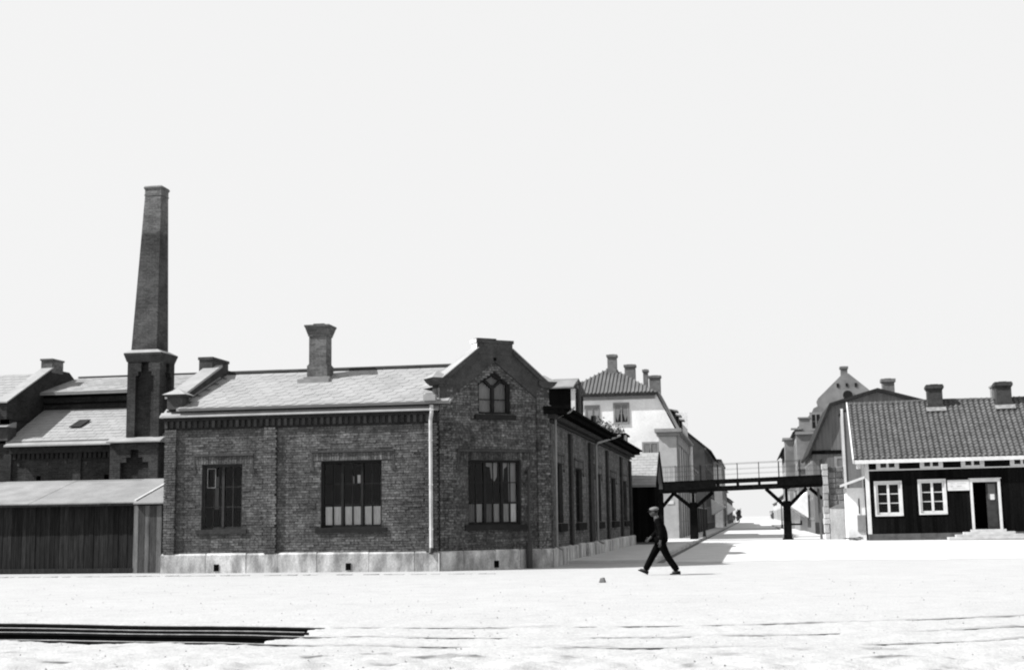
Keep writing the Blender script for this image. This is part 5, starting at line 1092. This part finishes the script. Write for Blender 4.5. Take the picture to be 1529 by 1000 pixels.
# body: pelvis, spine, neck, arms with hands, legs
nd = []; ed = []
def N(*a): nd.append(a); return len(nd) - 1
pel = N(.02, 0, .90, .13, .11); ab = N(0, 0, 1.08, .12, .10); che = N(-.03, 0, 1.27, .13, .11); nb = N(-.075, 0, 1.42, .07, .065); nk = N(-.11, 0, 1.50, .05, .055); hb_ = N(-.14, 0, 1.57, .06, .06); ed += [(pel, ab), (ab, che), (che, nb), (nb, nk), (nk, hb_)]
def arm(s, el, wr, hand_dir):
    sh_ = N(-.045, s * .17, 1.365, .042, .042); e = N(*el, .042, .042); w = N(*wr, .03, .03); hd_ = Vector(hand_dir).normalized(); p = Vector(wr) + hd_ * .06; pm = N(*p, .036, .022); ed.extend([(nb, sh_), (sh_, e), (e, w), (w, pm)])
    side = Vector((0, 1, 0)).cross(hd_).normalized()
    for k, ln in enumerate((.065, .075, .07, .055)):
        off = side * (.026 - .017 * k); a = p + hd_ * .03 + off; b = a + hd_ * ln * .55 + Vector((-.006, -s * .008, 0)); c = b + (hd_ * .7 + Vector((-.25, -s * .35, 0))).normalized() * ln * .5
        i0 = N(*a, .010, .010); i1 = N(*b, .009, .009); i2 = N(*c, .007, .007); ed.extend([(pm, i0), (i0, i1), (i1, i2)])
    a = Vector(wr) + hd_ * .035 + side * .032; b = a + (hd_ + side * .9).normalized() * .035; c = b + (hd_ + side * .2).normalized() * .028
    i1 = N(*a, .011, .011); i2 = N(*b, .010, .010); i3 = N(*c, .008, .008); ed.extend([(w, i1), (i1, i2), (i2, i3)])
NEAR_E, NEAR_W = (.03, -.245, 1.11), (.015, -.25, .86); FAR_E, FAR_W = (-.07, .25, 1.12), (-.27, .22, .945)
arm(-1, NEAR_E, NEAR_W, (-.12, 0, -1)); arm(1, FAR_E, FAR_W, (-.75, 0, -.65))
for k in ('near', 'far'):
    h_, kn_, an_ = legs[k]; a = N(*h_, .085, .085); b = N(*kn_, .055, .055); c = N(*an_, .04, .04); t = (an_[0] - .15, an_[1], an_[2] - .04 if k == 'near' else an_[2] + .02); f = N(*t, .035, .03); ed += [(pel, a), (a, b), (b, c), (c, f)]
body = skinned(nd, ed, 1)
def face(p):
    x, y, z = p
    if x < 0 and z < -.2: x *= 1.02 - .12 * (z + .2) ; y *= 1 + .25 * (z + .2)
    if x < -.8 and abs(y) < .3 and -.25 < z < .15: x -= .16 * (1 - abs(y) / .3)
    if x < -.7 and .15 < z < .35: x += .05
    return [x, y, z]
ell(body, hd, (.105, .078, .125), 20, 16, -.06, face)
for s in (-1, 1): ell(body, (hd[0] + .012, s * .078, hd[2] - .005), (.02, .012, .034), 8, 6)
bo = build('body', body, SKIN, MAN, smooth=True)
fe = MB()
for s in (-1, 1): ell(fe, (hd[0] - .088, s * .032, hd[2] + .018), (.012, .014, .007), 8, 6)
build('eyes', fe, HAIR, MAN, smooth=True); build('mouth', ell(MB(), (hd[0] - .10, 0, hd[2] - .065), (.008, .024, .005), 8, 6), HAIR, MAN)
build('hair', ell(MB(), (hd[0] + .022, 0, hd[2] + .02), (.092, .082, .10), 16, 12, .35), HAIR, MAN, smooth=True)
cp = MB(); ell(cp, (hd[0] + .01, 0, hd[2] + .075), (.125, .105, .058), 18, 10, -.10); cp.tube([(hd[0] + .005, 0, hd[2] + .04), (hd[0] + .004, 0, hd[2] + .075)], .098, 16, [.1, .104])
cpo = build('cap', cp, CAPM, MAN, smooth=True)
build('visor', MB().add([(hd[0] - .07 - .085 * math.sin(i * math.pi / 8), -.085 * math.cos(i * math.pi / 8), hd[2] + .05 - .03 * math.sin(i * math.pi / 8)) for i in range(9)] + [(hd[0] - .07 - .08 * math.sin(i * math.pi / 8), -.083 * math.cos(i * math.pi / 8), hd[2] + .038 - .03 * math.sin(i * math.pi / 8)) for i in range(9)],
      [tuple(range(9)), tuple(range(9, 18))[::-1]] + [(i, 9 + i, 10 + i, i + 1) for i in range(8)]), SHOE, cpo)
# jacket
jn = [(.045, 0, .78, .18, .165), (.05, 0, .96, .165, .16), (.025, 0, 1.14, .165, .165), (-.01, 0, 1.31, .165, .16), (-.06, 0, 1.44, .09, .085)]; je = [(0, 1), (1, 2), (2, 3), (3, 4)]
for s, el, wr in ((-1, NEAR_E, NEAR_W), (1, FAR_E, FAR_W)):
    i = len(jn); wv = Vector(el).lerp(Vector(wr), .95); mv = Vector((-.05, s * .18, 1.38)).lerp(Vector(el), .5)
    jn += [(-.045, s * .18, 1.375, .085, .085), (*mv, .080, .080), (*el, .072, .072), (*wv, .058, .058)]; je += [(3, i), (i, i + 1), (i + 1, i + 2), (i + 2, i + 3)]
jk = build('jacket', skinned(jn, je, 2), SUIT, MAN, smooth=True)
build('lapel', MB().prism([(-.125, -.03, 1.42), (-.135, -.04, 1.15), (-.12, -.085, 1.13), (-.105, -.075, 1.40)], (.012, 0, 0)).prism([(-.125, .03, 1.42), (-.135, .04, 1.15), (-.12, .085, 1.13), (-.105, .075, 1.40)], (.012, 0, 0)), SUIT, jk)
build('shirt_collar', MB().tube([(-.085, 0, 1.46), (-.105, 0, 1.495)], .058, 12, [.066, .056]), SHIRT, MAN)
tn = [(.02, 0, .90, .145, .125)]; te = []
for k in ('near', 'far'):
    h_, kn_, an_ = legs[k]; i = len(tn); v1 = Vector(h_).lerp(Vector(kn_), .5); v2 = Vector(kn_).lerp(Vector(an_), .55)
    tn += [(*h_, .125, .12), (*v1, .112, .108), (*kn_, .096, .094), (*v2, .092, .088), (*an_, .088, .084)]; te += [(0, i), (i, i + 1), (i + 1, i + 2), (i + 2, i + 3), (i + 3, i + 4)]
build('trousers', skinned(tn, te, 2), TROU, MAN, smooth=True)
def shoe(a, pitch):
    mb = MB(); c, s = math.cos(pitch), math.sin(pitch)
    pr = [(.075, .03, .075), (.05, .04, .10), (-.03, .042, .085), (-.11, .047, .055), (-.17, .042, .038), (-.20, .022, .03)]; vs = []; n = 8
    for (x, w, h) in pr:
        for k in range(n):
            an = 2 * math.pi * k / n; y = w * math.cos(an); z = h / 2 + h / 2 * math.sin(an); z = max(z, 0); vs.append((a[0] + x * c + z * s, a[1] + y, a[2] - x * s + z * c))
    fs = [(i * n + k, i * n + (k + 1) % n, (i + 1) * n + (k + 1) % n, (i + 1) * n + k) for i in range(len(pr) - 1) for k in range(n)] + [tuple(range(n))[::-1], tuple(range((len(pr) - 1) * n, len(pr) * n))]
    return mb.add(vs, fs)
build('shoe', shoe((.42, -HY, .012), -.02), SHOE, MAN, smooth=True); build('shoe', shoe((-.43, HY, .035), .42), SHOE, MAN, smooth=True)
def copy_tree(o, parent=None):
    c = o.copy(); COL.objects.link(c)
    if parent: c.parent = parent
    for chd in [x for x in bpy.data.objects if x.parent == o]: copy_tree(chd, c)
    return c
p2 = copy_tree(MAN); p2["label"] = 'tiny distant pedestrian in dark clothes on the left pavement near the street end'; p2.location = (-3.6, 288, .10); p2.rotation_euler = (0, 0, math.radians(80))
bpy.context.view_layer.update()
